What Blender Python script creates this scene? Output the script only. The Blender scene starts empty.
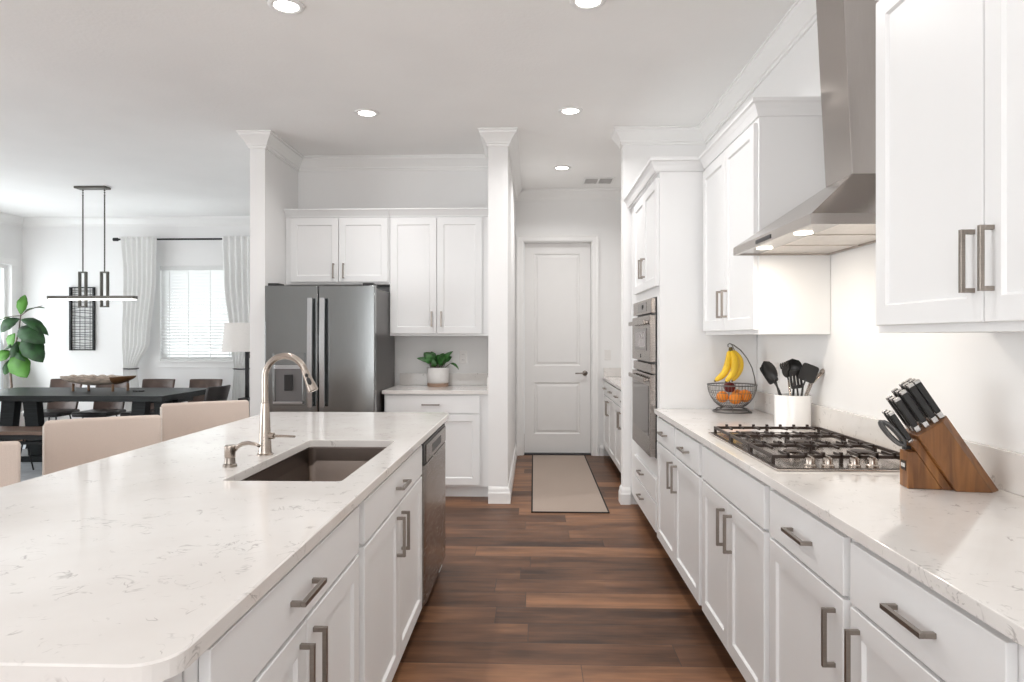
import bpy, bmesh, math, random
from mathutils import Vector, Matrix
random.seed(7)
PI = math.pi
S = bpy.context.scene
COL = S.collection

# ------------------------------------------------------------------ camera
cam_data = bpy.data.cameras.new('camera')
cam = bpy.data.objects.new('camera', cam_data)
COL.objects.link(cam)
cam.location = (0, 0, 1.365)
cam.rotation_euler = (PI / 2, 0, math.atan(22 / 683.0))
cam_data.sensor_width = 36.0
cam_data.lens = 36.0 * 683.0 / 1024.0
cam_data.shift_y = -4 / 1024.0
cam_data.clip_start = 0.05
S.camera = cam

# ------------------------------------------------------------------ world, exposure
# light levels: watts, and the sky's strength
LE = dict(rear=125, sdoor=78, side=208, dining=17, can=10.5, canrear=3.5, hall=12.0, hood=2.1, sky=0.9)
world = bpy.data.worlds.new('daylight')
S.world = world
world.use_nodes = True
wn = world.node_tree.nodes
bg = wn['Background']
bg.inputs['Color'].default_value = (0.93, 0.97, 1.0, 1)
bg.inputs['Strength'].default_value = LE['sky']
S.view_settings.view_transform = 'Standard'
S.view_settings.look = 'None'
S.view_settings.gamma = 1.0
S.view_settings.use_curve_mapping = False
S.view_settings.exposure = -0.04
S.cycles.use_denoising = True
S.cycles.max_bounces = 10
S.cycles.diffuse_bounces = 6
S.cycles.sample_clamp_indirect = 6.0

def area_light(name, loc, rot, sx, sy, power, color=(1, 1, 1)):
    d = bpy.data.lights.new(name, 'AREA')
    d.shape = 'RECTANGLE'; d.size = sx; d.size_y = sy
    d.energy = power; d.color = color
    o = bpy.data.objects.new(name, d); COL.objects.link(o)
    o.location = loc; o.rotation_euler = rot
    return o

# daylight at the glass door and dining window; added rear and side fill
UP = math.radians(26)      # upward tilt added to brighten the ceiling
area_light('rear_fill_light', (-1.15, -3.55, 1.35), (PI / 2 + UP * 0.6, 0, 0), 3.7, 2.4, LE['rear'], (0.985, 0.995, 1.0))  # added frontal fill for the kitchen, at an invented rear opening
area_light('side_door_daylight', (-7.36, 7.95, 1.25), (0, -PI / 2 - UP, 0), 2.2, 2.5, LE['sdoor'], (0.95, 0.98, 1.0))
area_light('side_fill_light', (-7.36, 1.4, 1.45), (0, -PI / 2 - UP, 0), 2.1, 4.4, LE['side'], (0.965, 0.99, 1.0))  # added fill at an unseen window, tilted up for the ceiling
area_light('dining_window_daylight', (-4.74, 9.66, 1.7), (-PI / 2, 0, 0), 1.05, 1.3, LE['dining'], (0.97, 0.99, 1.0))

# ------------------------------------------------------------------ helpers
ORG = {}

def tag(o, label=None, cat=None, group=None, kind=None):
    if label: o['label'] = label
    if cat: o['category'] = cat
    if group: o['group'] = group
    if kind: o['kind'] = kind
    return o

def thing(name, label, cat, loc=(0, 0, 0), rz=0.0, group=None):
    o = bpy.data.objects.new(name, None)
    COL.objects.link(o)
    o.empty_display_size = 0.05
    o.location = loc
    o.rotation_euler = (0, 0, rz)
    ORG[o.name] = Vector(loc)
    return tag(o, label, cat, group)

def obj(name, bm, m, parent=None, bevel=0.0, smooth=False, local=False, segs=2, autosmooth=None):
    """links bm as ONE mesh object; geometry authored in world space unless local"""
    bmesh.ops.recalc_face_normals(bm, faces=bm.faces)
    off = Vector((0, 0, 0))
    if parent is not None and not local:
        off = ORG.get(parent.name, Vector((0, 0, 0)))
        bmesh.ops.translate(bm, verts=bm.verts, vec=-off)
    me = bpy.data.meshes.new(name)
    bm.to_mesh(me); bm.free()
    o = bpy.data.objects.new(name, me)
    COL.objects.link(o)
    if isinstance(m, (list, tuple)):
        for k in m: me.materials.append(k)
    else:
        me.materials.append(m)
    if parent is not None:
        o.parent = parent
        ORG[o.name] = off
    if parent is None:
        ORG[o.name] = Vector((0, 0, 0))
    if smooth:
        for p in me.polygons: p.use_smooth = True
    if autosmooth is not None:
        me.shade_smooth() if hasattr(me, 'shade_smooth') else None
        me.set_sharp_from_angle(angle=math.radians(autosmooth))
    if bevel > 0:
        b = o.modifiers.new('bevel', 'BEVEL')
        b.width = bevel; b.segments = segs; b.limit_method = 'ANGLE'; b.angle_limit = math.radians(40)
        b.harden_normals = False
    return o

def recenter(o):
    """moves a top-level mesh's origin to the base centre of its bounds"""
    me = o.data
    xs = [v.co.x for v in me.vertices]; ys = [v.co.y for v in me.vertices]; zs = [v.co.z for v in me.vertices]
    c = Vector(((min(xs) + max(xs)) / 2, (min(ys) + max(ys)) / 2, min(zs)))
    me.transform(Matrix.Translation(-c))
    o.location = c
    ORG[o.name] = c
    return o

def struct(name, bm, m, bevel=0.0, parent=None, **k):
    o = obj(name, bm, m, parent, bevel, **k)
    if parent is None: o['kind'] = 'structure'
    return o

def B(): return bmesh.new()

def quadbox(bm, P8, mi=0):
    v = [bm.verts.new(p) for p in P8]
    for f in ((0, 3, 2, 1), (4, 5, 6, 7), (0, 1, 5, 4), (1, 2, 6, 5), (2, 3, 7, 6), (3, 0, 4, 7)):
        bm.faces.new([v[i] for i in f]).material_index = mi
    return v

def box(bm, x0, x1, y0, y1, z0, z1, mi=0):
    return quadbox(bm, [(x0, y0, z0), (x1, y0, z0), (x1, y1, z0), (x0, y1, z0),
                        (x0, y0, z1), (x1, y0, z1), (x1, y1, z1), (x0, y1, z1)], mi)

def rbox(bm, c, sx, sy, sz, M=None, mi=0):
    """box of size s centred at c, turned by matrix M (3x3)"""
    P = []
    for z in (-1, 1):
        for x, y in ((-1, -1), (1, -1), (1, 1), (-1, 1)):
            p = Vector((x * sx / 2, y * sy / 2, z * sz / 2))
            if M is not None: p = M @ p
            P.append(p + Vector(c))
    return quadbox(bm, P, mi)

def lathe(bm, prof, c=(0, 0, 0), n=32, mi=0, cap=True, M=None):
    """prof: (r,z) list"""
    rings = []
    for r, z in prof:
        ring = []
        for k in range(n):
            a = 2 * PI * k / n
            p = Vector((r * math.cos(a), r * math.sin(a), z))
            if M is not None: p = M @ p
            ring.append(bm.verts.new(p + Vector(c)))
        rings.append(ring)
    for i in range(len(rings) - 1):
        for k in range(n):
            f = bm.faces.new((rings[i][k], rings[i][(k + 1) % n], rings[i + 1][(k + 1) % n], rings[i + 1][k]))
            f.material_index = mi
    if cap:
        for ring in (rings[0], rings[-1]):
            try: bm.faces.new(ring).material_index = mi
            except ValueError: pass

def tube(bm, pts, rad, n=10, mi=0, closed=False, flat=1.0):
    pts = [Vector(p) for p in pts]
    N = len(pts)
    if not isinstance(rad, (list, tuple)): rad = [rad] * N
    rings = []; prev = None
    for i, p in enumerate(pts):
        if closed:
            t = (pts[(i + 1) % N] - pts[i - 1]).normalized()
        else:
            t = (pts[min(i + 1, N - 1)] - pts[max(i - 1, 0)]).normalized()
        if prev is None:
            ref = Vector((0, 0, 1)) if abs(t.z) < 0.9 else Vector((1, 0, 0))
            u = t.cross(ref).normalized()
        else:
            u = (prev - t * prev.dot(t)).normalized()
        prev = u
        w = t.cross(u)
        rings.append([bm.verts.new(p + (u * math.cos(2 * PI * k / n) + w * flat * math.sin(2 * PI * k / n)) * rad[i]) for k in range(n)])
    M = N if closed else N - 1
    for i in range(M):
        a = rings[i]; b = rings[(i + 1) % N]
        for k in range(n):
            bm.faces.new((a[k], a[(k + 1) % n], b[(k + 1) % n], b[k])).material_index = mi
    if not closed:
        bm.faces.new(rings[0]).material_index = mi
        bm.faces.new(rings[-1]).material_index = mi

def sphere(bm, c, r, sz=1.0, n=24, m=14, mi=0):
    prof = []
    for i in range(m + 1):
        a = -PI / 2 + PI * i / m
        prof.append((max(r * math.cos(a), 1e-4), r * sz * math.sin(a)))
    lathe(bm, prof, c, n, mi)

def prism(bm, poly, axis, lo, hi, mi=0):
    """poly of 2-D points, pushed along axis 'x','y' or 'z' from lo to hi"""
    def mk(p, t):
        return {'x': (t, p[0], p[1]), 'y': (p[0], t, p[1]), 'z': (p[0], p[1], t)}[axis]
    a = [bm.verts.new(mk(p, lo)) for p in poly]
    b = [bm.verts.new(mk(p, hi)) for p in poly]
    n = len(poly)
    bm.faces.new(a).material_index = mi
    bm.faces.new(b).material_index = mi
    for i in range(n):
        bm.faces.new((a[i], a[(i + 1) % n], b[(i + 1) % n], b[i])).material_index = mi

def sweep(bm, path, prof, side=1, mi=0):
    """profile (outward offset, z) carried along an XY path with mitred corners; side=+1 puts the offset to the right of travel"""
    path = [Vector((p[0], p[1])) for p in path]
    N = len(path)
    norms = []
    for i in range(N - 1):
        d = (path[i + 1] - path[i]).normalized()
        norms.append(Vector((d.y, -d.x)) * side)
    rings = []
    for i in range(N):
        if i == 0: m = norms[0]
        elif i == N - 1: m = norms[-1]
        else:
            m = norms[i - 1] + norms[i]
            m = m / max(m.length_squared / 2.0, 1e-6)
        rings.append([bm.verts.new((path[i].x + m.x * o, path[i].y + m.y * o, z)) for o, z in prof])
    n = len(prof)
    for i in range(N - 1):
        for k in range(n):
            bm.faces.new((rings[i][k], rings[i][(k + 1) % n], rings[i + 1][(k + 1) % n], rings[i + 1][k])).material_index = mi
    bm.faces.new(rings[0]).material_index = mi
    bm.faces.new(rings[-1]).material_index = mi

class Face:
    """a cabinet front: a runs along it, d out of it, z up"""
    def __init__(self, kind, at): self.kind = kind; self.at = at
    def p(self, a, d, z):
        if self.kind == 'R': return Vector((self.at - d, a, z))
        if self.kind == 'I': return Vector((self.at + d, a, z))
        return Vector((a, self.at - d, z))
    def box(self, bm, a0, a1, d0, d1, z0, z1, mi=0):
        p = self.p
        return quadbox(bm, [p(a0, d0, z0), p(a1, d0, z0), p(a1, d1, z0), p(a0, d1, z0),
                            p(a0, d0, z1), p(a1, d0, z1), p(a1, d1, z1), p(a0, d1, z1)], mi)

def shaker(bm, F, a0, a1, z0, z1, d0=0.001, th=0.02, rail=0.058, rec=0.009, slope=0.006):
    def ring(m, d): return [bm.verts.new(F.p(*q)) for q in ((a0 + m, d, z0 + m), (a1 - m, d, z0 + m), (a1 - m, d, z1 - m), (a0 + m, d, z1 - m))]
    r = [ring(0, d0), ring(0, d0 + th - 0.002), ring(0.002, d0 + th), ring(rail, d0 + th), ring(rail + slope, d0 + th - rec)]
    bm.faces.new(r[0]); bm.faces.new(r[-1])
    for i in range(len(r) - 1):
        for k in range(4):
            bm.faces.new((r[i][k], r[i][(k + 1) % 4], r[i + 1][(k + 1) % 4], r[i + 1][k]))

def slabfront(bm, F, a0, a1, z0, z1, d0=0.001, th=0.02):
    F.box(bm, a0, a1, d0, d0 + th, z0, z1)

def pull(parent, F, a, z, vert, L=0.15, d0=0.021, m=None):
    bm = B(); t = 0.011; pr = 0.033; h = L / 2
    if vert:
        F.box(bm, a - t / 2, a + t / 2, d0 + pr - t, d0 + pr, z - h, z + h)
        for s in (-1, 1):
            zz = z + s * (h - t / 2)
            F.box(bm, a - t / 2, a + t / 2, d0, d0 + pr - t, zz - t / 2, zz + t / 2)
    else:
        F.box(bm, a - h, a + h, d0 + pr - t, d0 + pr, z - t / 2, z + t / 2)
        for s in (-1, 1):
            aa = a + s * (h - t / 2)
            F.box(bm, aa - t / 2, aa + t / 2, d0, d0 + pr - t, z - t / 2, z + t / 2)
    return obj('handle', bm, m or M_NICKEL, parent, 0.001)

# ------------------------------------------------------------------ materials
def newmat(name):
    m = bpy.data.materials.new(name); m.use_nodes = True
    nt = m.node_tree
    return m, nt, nt.nodes, nt.links, nt.nodes['Principled BSDF']

def mat(name, c, rough=0.5, metal=0.0, var=0.04, vscale=6.0, bump=0.0, bscale=60.0, stretch=None, spec=0.5, aniso=0.0, rvar=0.0, coat=0.0):
    m, nt, N, L, b = newmat(name)
    tc = N.new('ShaderNodeTexCoord'); mp = N.new('ShaderNodeMapping')
    L.new(tc.outputs['Object'], mp.inputs['Vector'])
    if stretch: mp.inputs['Scale'].default_value = stretch
    nz = N.new('ShaderNodeTexNoise'); nz.inputs['Scale'].default_value = vscale; nz.inputs['Detail'].default_value = 4
    L.new(mp.outputs['Vector'], nz.inputs['Vector'])
    rp = N.new('ShaderNodeValToRGB')
    e = rp.color_ramp.elements
    e[0].position = 0.3; e[1].position = 0.7
    e[0].color = (c[0] * (1 - var), c[1] * (1 - var), c[2] * (1 - var), 1)
    e[1].color = (min(1, c[0] * (1 + var)), min(1, c[1] * (1 + var)), min(1, c[2] * (1 + var)), 1)
    L.new(nz.outputs['Fac'], rp.inputs['Fac'])
    L.new(rp.outputs['Color'], b.inputs['Base Color'])
    b.inputs['Roughness'].default_value = rough
    b.inputs['Metallic'].default_value = metal
    b.inputs['Specular IOR Level'].default_value = spec
    if aniso: b.inputs['Anisotropic'].default_value = aniso
    if coat:
        b.inputs['Coat Weight'].default_value = coat; b.inputs['Coat Roughness'].default_value = 0.08
    if rvar:
        mr = N.new('ShaderNodeMapRange'); mr.inputs['To Min'].default_value = max(0.02, rough - rvar); mr.inputs['To Max'].default_value = rough + rvar
        L.new(nz.outputs['Fac'], mr.inputs['Value']); L.new(mr.outputs['Result'], b.inputs['Roughness'])
    if bump:
        n2 = N.new('ShaderNodeTexNoise'); n2.inputs['Scale'].default_value = bscale; n2.inputs['Detail'].default_value = 3
        L.new(mp.outputs['Vector'], n2.inputs['Vector'])
        bp = N.new('ShaderNodeBump'); bp.inputs['Strength'].default_value = bump; bp.inputs['Distance'].default_value = 0.004
        L.new(n2.outputs['Fac'], bp.inputs['Height']); L.new(bp.outputs['Normal'], b.inputs['Normal'])
    return m

def emis(name, c, s):
    m, nt, N, L, b = newmat(name)
    b.inputs['Base Color'].default_value = (*c, 1)
    b.inputs['Emission Color'].default_value = (*c, 1)
    nz = N.new('ShaderNodeTexNoise'); nz.inputs['Scale'].default_value = 3
    mr = N.new('ShaderNodeMapRange'); mr.inputs['To Min'].default_value = s * 0.97; mr.inputs['To Max'].default_value = s * 1.03
    L.new(nz.outputs['Fac'], mr.inputs['Value']); L.new(mr.outputs['Result'], b.inputs['Emission Strength'])
    return m

M_WALL = mat('wall_paint', (0.825, 0.82, 0.815), 0.75, var=0.012, vscale=2, bump=0.05, bscale=120)
M_CEIL = mat('ceiling_paint', (0.90, 0.895, 0.885), 0.85, var=0.015, vscale=2, bump=0.35, bscale=45)
M_TRIM = mat('trim_paint', (0.83, 0.825, 0.815), 0.4, var=0.008)
M_CAB = mat('cabinet_lacquer', (0.80, 0.80, 0.80), 0.36, var=0.008, vscale=3)
M_DOORP = mat('door_paint', (0.80, 0.79, 0.78), 0.42, var=0.008)
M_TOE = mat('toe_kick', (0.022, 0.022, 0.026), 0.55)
M_NICKEL = mat('brushed_bronze_nickel', (0.30, 0.265, 0.235), 0.34, 1.0, var=0.06, vscale=40, stretch=(1, 1, 8))
M_SATIN = mat('satin_nickel', (0.43, 0.375, 0.33), 0.27, 1.0, var=0.04, vscale=30)
M_STEEL = mat('stainless_steel', (0.36, 0.325, 0.30), 0.26, 1.0, var=0.06, vscale=14, stretch=(1, 1, 40), rvar=0.05)
M_STEELH = mat('hood_steel', (0.46, 0.425, 0.40), 0.22, 1.0, var=0.04, vscale=10, stretch=(40, 40, 1), rvar=0.05)
M_FRIDGE = mat('fridge_steel', (0.27, 0.28, 0.28), 0.17, 1.0, var=0.06, vscale=10, stretch=(40, 40, 1), rvar=0.05)
M_FHANDLE = mat('fridge_handle', (0.52, 0.53, 0.54), 0.25, 1.0, var=0.03)
M_DARKSIDE = mat('dark_appliance_side', (0.055, 0.048, 0.046), 0.32, 0.4, var=0.05)
M_BLACK = mat('black_plastic', (0.012, 0.011, 0.011), 0.35, var=0.1)
M_BLACKG = mat('black_glass', (0.09, 0.075, 0.068), 0.06, 0.6, var=0.03)
M_IRON = mat('cast_iron', (0.040, 0.028, 0.023), 0.42, 0.3, var=0.15, vscale=50, bump=0.1, bscale=200)
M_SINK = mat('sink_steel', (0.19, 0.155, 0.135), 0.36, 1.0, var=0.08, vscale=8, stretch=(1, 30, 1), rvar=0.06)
M_WHITE = mat('white_ceramic', (0.84, 0.83, 0.82), 0.25, var=0.01, coat=0.3)
M_POTW = mat('white_plaster_pot', (0.80, 0.785, 0.77), 0.6, var=0.04, vscale=18, bump=0.15, bscale=70)
M_POTW2 = mat('pot_wood_saucer', (0.40, 0.27, 0.20), 0.5, var=0.15, stretch=(1, 1, 10))
M_SOIL = mat('soil', (0.03, 0.02, 0.014), 0.9, var=0.3, vscale=60, bump=0.5, bscale=90)
M_BLADE = mat('knife_steel', (0.55, 0.54, 0.53), 0.25, 1.0, var=0.03)
M_OUT = mat('outlet_plastic', (0.78, 0.76, 0.74), 0.35, var=0.01)
M_LENS = emis('lamp_lens', (1.0, 0.97, 0.92), 14.0)
M_LED = emis('led_strip', (1.0, 0.98, 0.95), 3.0)
M_HOODL = emis('hood_lamp_lens', (1.0, 0.93, 0.82), 6.0)
M_PEND = mat('pendant_bronze', (0.125, 0.118, 0.105), 0.4, 0.7, var=0.08)
M_BLKMETAL = mat('black_metal', (0.016, 0.016, 0.017), 0.45, 0.5, var=0.1)
M_TABLE = mat('charcoal_table_wood', (0.018, 0.021, 0.022), 0.42, var=0.35, vscale=5, stretch=(1.2, 14, 14), bump=0.05, spec=0.22)
M_BENCH = mat('brown_bench_wood', (0.14, 0.085, 0.060), 0.45, var=0.3, vscale=5, stretch=(1.2, 14, 14))
M_LEATHER = mat('brown_leather', (0.095, 0.060, 0.047), 0.38, var=0.3, vscale=9, bump=0.1, bscale=90)
M_LEATHERD = mat('black_leather', (0.022, 0.018, 0.017), 0.4, var=0.2, vscale=9, bump=0.1, bscale=90)
M_BOWLW = mat('whitewashed_wood', (0.52, 0.43, 0.36), 0.65, var=0.45, vscale=7, stretch=(2, 9, 9), bump=0.2)
M_BOWLB = mat('brown_bowl_wood', (0.17, 0.085, 0.035), 0.45, var=0.3, vscale=7, stretch=(2, 9, 9))
M_CURT = mat('white_linen', (0.84, 0.84, 0.83), 0.85, var=0.02, vscale=40, bump=0.08, bscale=300)
M_SHADE = mat('lamp_shade_fabric', (0.82, 0.79, 0.76), 0.8, var=0.02, vscale=60)
M_BLIND = mat('blind_slat', (0.84, 0.84, 0.83), 0.5, var=0.01)
_n = M_BLIND.node_tree; _tr = _n.nodes.new('ShaderNodeBsdfTranslucent'); _tr.inputs['Color'].default_value = (0.85, 0.86, 0.86, 1)
_mx = _n.nodes.new('ShaderNodeMixShader'); _mx.inputs[0].default_value = 0.22
_n.links.new(_n.nodes['Principled BSDF'].outputs[0], _mx.inputs[1]); _n.links.new(_tr.outputs[0], _mx.inputs[2]); _n.links.new(_mx.outputs[0], _n.nodes['Material Output'].inputs['Surface'])
M_DRUG = mat('grey_rug', (0.50, 0.53, 0.56), 0.95, var=0.14, vscale=9, bump=0.3, bscale=250)
M_LEAF = mat('fig_leaf', (0.012, 0.056, 0.010), 0.55, var=0.6, vscale=9)
M_LEAF2 = mat('fig_leaf_young', (0.058, 0.19, 0.016), 0.55, var=0.3, vscale=7)
M_LEAFP = mat('potted_leaf', (0.035, 0.13, 0.028), 0.38, var=0.5, vscale=30)
M_STEM = mat('plant_stem', (0.11, 0.075, 0.055), 0.7, var=0.25, vscale=30)
M_ORANGE = mat('orange_peel', (0.85, 0.27, 0.022), 0.42, var=0.12, vscale=12, bump=0.25, bscale=220)
M_APPLE = mat('red_apple_skin', (0.13, 0.012, 0.012), 0.25, var=0.5, vscale=14)
M_BANANA = mat('banana_peel', (0.86, 0.55, 0.03), 0.42, var=0.10, vscale=10)
M_BANTIP = mat('banana_stem', (0.10, 0.075, 0.02), 0.6, var=0.3)
M_WIRE = mat('bowl_wire', (0.16, 0.155, 0.15), 0.35, 0.9, var=0.05)
M_VENT = mat('vent_white', (0.72, 0.71, 0.70), 0.5, var=0.02)
M_GLASS, _, _gN, _gL, _gb = newmat('window_glass')
_gb.inputs['Base Color'].default_value = (0.93, 0.97, 0.98, 1); _gb.inputs['Roughness'].default_value = 0.02
_gb.inputs['Transmission Weight'].default_value = 1.0; _gb.inputs['IOR'].default_value = 1.05

def fabric(name, c, sc=260):
    m, nt, N, L, b = newmat(name)
    tc = N.new('ShaderNodeTexCoord')
    w1 = N.new('ShaderNodeTexWave'); w1.wave_type = 'BANDS'; w1.bands_direction = 'Z'
    w2 = N.new('ShaderNodeTexWave'); w2.wave_type = 'BANDS'; w2.bands_direction = 'X'
    for w in (w1, w2):
        w.inputs['Scale'].default_value = sc / 6; w.inputs['Distortion'].default_value = 3.0; w.inputs['Detail'].default_value = 3; w.inputs['Detail Scale'].default_value = 2.0
        L.new(tc.outputs['Object'], w.inputs['Vector'])
    mx = N.new('ShaderNodeMath'); mx.operation = 'ADD'
    L.new(w1.outputs['Fac'], mx.inputs[0]); L.new(w2.outputs['Fac'], mx.inputs[1])
    rp = N.new('ShaderNodeValToRGB')
    rp.color_ramp.elements[0].color = (c[0] * 0.84, c[1] * 0.83, c[2] * 0.82, 1); rp.color_ramp.elements[1].color = (c[0] * 1.08, c[1] * 1.08, c[2] * 1.08, 1)
    hf = N.new('ShaderNodeMath'); hf.operation = 'MULTIPLY'; hf.inputs[1].default_value = 0.5
    L.new(mx.outputs[0], hf.inputs[0]); L.new(hf.outputs[0], rp.inputs['Fac'])
    L.new(rp.outputs['Color'], b.inputs['Base Color']); b.inputs['Roughness'].default_value = 0.95
    bp = N.new('ShaderNodeBump'); bp.inputs['Strength'].default_value = 0.25; bp.inputs['Distance'].default_value = 0.002
    L.new(mx.outputs[0], bp.inputs['Height']); L.new(bp.outputs['Normal'], b.inputs['Normal'])
    return m
M_FABRIC = fabric('beige_stool_fabric', (0.62, 0.525, 0.465), 470)
M_RUNNER = fabric('runner_weave', (0.40, 0.325, 0.275), 420)
M_PIPING = mat('light_piping', (0.66, 0.61, 0.56), 0.9, var=0.04, vscale=60)
M_RUNEDGE = mat('runner_binding', (0.020, 0.018, 0.018), 0.9, var=0.1)

def quartz():
    m, nt, N, L, b = newmat('white_quartz')
    tc = N.new('ShaderNodeTexCoord')
    def noise(scale, detail, dist=0.0, vec=None, rough=0.55):
        n = N.new('ShaderNodeTexNoise'); n.inputs['Scale'].default_value = scale; n.inputs['Detail'].default_value = detail
        n.inputs['Distortion'].default_value = dist; n.inputs['Roughness'].default_value = rough
        L.new(vec or tc.outputs['Object'], n.inputs['Vector']); return n
    def ramp(src, a, bb, ca, cb):
        r = N.new('ShaderNodeValToRGB'); r.color_ramp.elements[0].position = a; r.color_ramp.elements[1].position = bb
        r.color_ramp.elements[0].color = ca; r.color_ramp.elements[1].color = cb
        L.new(src, r.inputs['Fac']); return r
    cl = noise(3.0, 4)
    base = ramp(cl.outputs['Fac'], 0.3, 0.7, (0.70, 0.665, 0.635, 1), (0.775, 0.75, 0.725, 1))
    # fine broken veins: |noise-0.5| small, masked by patches
    vn = noise(13.0, 3, 1.4)
    ab = N.new('ShaderNodeMath'); ab.operation = 'SUBTRACT'; ab.inputs[1].default_value = 0.5
    L.new(vn.outputs['Fac'], ab.inputs[0])
    a2 = N.new('ShaderNodeMath'); a2.operation = 'ABSOLUTE'; L.new(ab.outputs[0], a2.inputs[0])
    v = ramp(a2.outputs[0], 0.004, 0.022, (1, 1, 1, 1), (0, 0, 0, 1))
    mk = noise(17.0, 2, 0.4)
    mm = ramp(mk.outputs['Fac'], 0.54, 0.66, (0, 0, 0, 1), (1, 1, 1, 1))
    mu = N.new('ShaderNodeMath'); mu.operation = 'MULTIPLY'
    L.new(v.outputs['Color'], mu.inputs[0]); L.new(mm.outputs['Color'], mu.inputs[1])
    m2 = N.new('ShaderNodeMath'); m2.operation = 'MULTIPLY'; m2.inputs[1].default_value = 0.60; L.new(mu.outputs[0], m2.inputs[0])
    mix = N.new('ShaderNodeMix'); mix.data_type = 'RGBA'
    L.new(m2.outputs[0], mix.inputs['Factor']); L.new(base.outputs['Color'], mix.inputs['A'])
    mix.inputs['B'].default_value = (0.30, 0.275, 0.26, 1)
    # bright mineral clouds
    L.new(mix.outputs['Result'], b.inputs['Base Color'])
    b.inputs['Roughness'].default_value = 0.09
    b.inputs['Specular IOR Level'].default_value = 0.5
    return m
M_QUARTZ = quartz()

def planks():
    m, nt, N, L, b = newmat('brown_wood_look_planks')
    tc = N.new('ShaderNodeTexCoord')
    sp = N.new('ShaderNodeSeparateXYZ'); L.new(tc.outputs['Object'], sp.inputs[0])
    def mth(op, a, bb=None, c=None):
        n = N.new('ShaderNodeMath'); n.operation = op
        for i, x in enumerate((a, bb, c)):
            if x is None: continue
            if isinstance(x, (int, float)): n.inputs[i].default_value = x
            else: L.new(x, n.inputs[i])
        return n.outputs[0]
    W, LEN = 0.2, 1.22
    yy = mth('DIVIDE', mth('SUBTRACT', sp.outputs['Y'], 0.05), W)
    row = mth('FLOOR', yy)
    fy = mth('FRACT', yy)
    wn_ = N.new('ShaderNodeTexWhiteNoise'); wn_.noise_dimensions = '1D'; L.new(row, wn_.inputs['W'])
    xx = mth('ADD', mth('DIVIDE', sp.outputs['X'], LEN), mth('MULTIPLY', wn_.outputs['Value'], 7.31))
    cx = mth('FLOOR', xx); fx = mth('FRACT', xx)
    cid = mth('ADD', mth('MULTIPLY', row, 17.17), mth('MULTIPLY', cx, 3.37))
    w2 = N.new('ShaderNodeTexWhiteNoise'); w2.noise_dimensions = '1D'; L.new(cid, w2.inputs['W'])
    # grain along x
    cb = N.new('ShaderNodeCombineXYZ')
    L.new(mth('ADD', mth('MULTIPLY', sp.outputs['X'], 2.2), mth('MULTIPLY', w2.outputs['Value'], 40.0)), cb.inputs['X'])
    L.new(mth('MULTIPLY', sp.outputs['Y'], 26.0), cb.inputs['Y'])
    g = N.new('ShaderNodeTexNoise'); g.inputs['Scale'].default_value = 1.0; g.inputs['Detail'].default_value = 6; g.inputs['Distortion'].default_value = 0.8; g.inputs['Roughness'].default_value = 0.62
    L.new(cb.outputs[0], g.inputs['Vector'])
    cb2 = N.new('ShaderNodeCombineXYZ')
    L.new(mth('ADD', mth('MULTIPLY', sp.outputs['X'], 1.6), mth('MULTIPLY', w2.outputs['Value'], 90.0)), cb2.inputs['X'])
    L.new(mth('MULTIPLY', sp.outputs['Y'], 6.0), cb2.inputs['Y'])
    g2 = N.new('ShaderNodeTexNoise'); g2.inputs['Scale'].default_value = 1.5; g2.inputs['Detail'].default_value = 3
    L.new(cb2.outputs[0], g2.inputs['Vector'])
    t = mth('ADD', mth('MULTIPLY', w2.outputs['Value'], 0.42), mth('ADD', mth('MULTIPLY', g.outputs['Fac'], 0.55), mth('MULTIPLY', mth('SUBTRACT', g2.outputs['Fac'], 0.5), 0.75)))
    rp = N.new('ShaderNodeValToRGB'); L.new(t, rp.inputs['Fac'])
    e = rp.color_ramp.elements
    e[0].position = 0.15; e[0].color = (0.036, 0.0168, 0.0095, 1)
    e[1].position = 0.95; e[1].color = (0.36, 0.178, 0.090, 1)
    k = e.new(0.5); k.color = (0.140, 0.066, 0.035, 1)
    ey = mth('MINIMUM', fy, mth('SUBTRACT', 1.0, fy))
    ex = mth('MINIMUM', fx, mth('SUBTRACT', 1.0, fx))
    gap = mth('MAXIMUM', mth('LESS_THAN', ey, 0.011), mth('LESS_THAN', ex, 0.0016))
    mix = N.new('ShaderNodeMix'); mix.data_type = 'RGBA'
    L.new(mth('MULTIPLY', gap, 0.7), mix.inputs['Factor']); L.new(rp.outputs['Color'], mix.inputs['A'])
    mix.inputs['B'].default_value = (0.045, 0.035, 0.030, 1)
    L.new(mix.outputs['Result'], b.inputs['Base Color'])
    mr = N.new('ShaderNodeMapRange'); mr.inputs['To Min'].default_value = 0.30; mr.inputs['To Max'].default_value = 0.46
    L.new(g.outputs['Fac'], mr.inputs['Value']); L.new(mr.outputs['Result'], b.inputs['Roughness'])
    b.inputs['Specular IOR Level'].default_value = 0.2
    bp = N.new('ShaderNodeBump'); bp.inputs['Strength'].default_value = 0.25; bp.inputs['Distance'].default_value = 0.002
    L.new(mth('SUBTRACT', g.outputs['Fac'], mth('MULTIPLY', gap, 0.8)), bp.inputs['Height']); L.new(bp.outputs['Normal'], b.inputs['Normal'])
    return m
M_FLOOR = planks()

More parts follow.
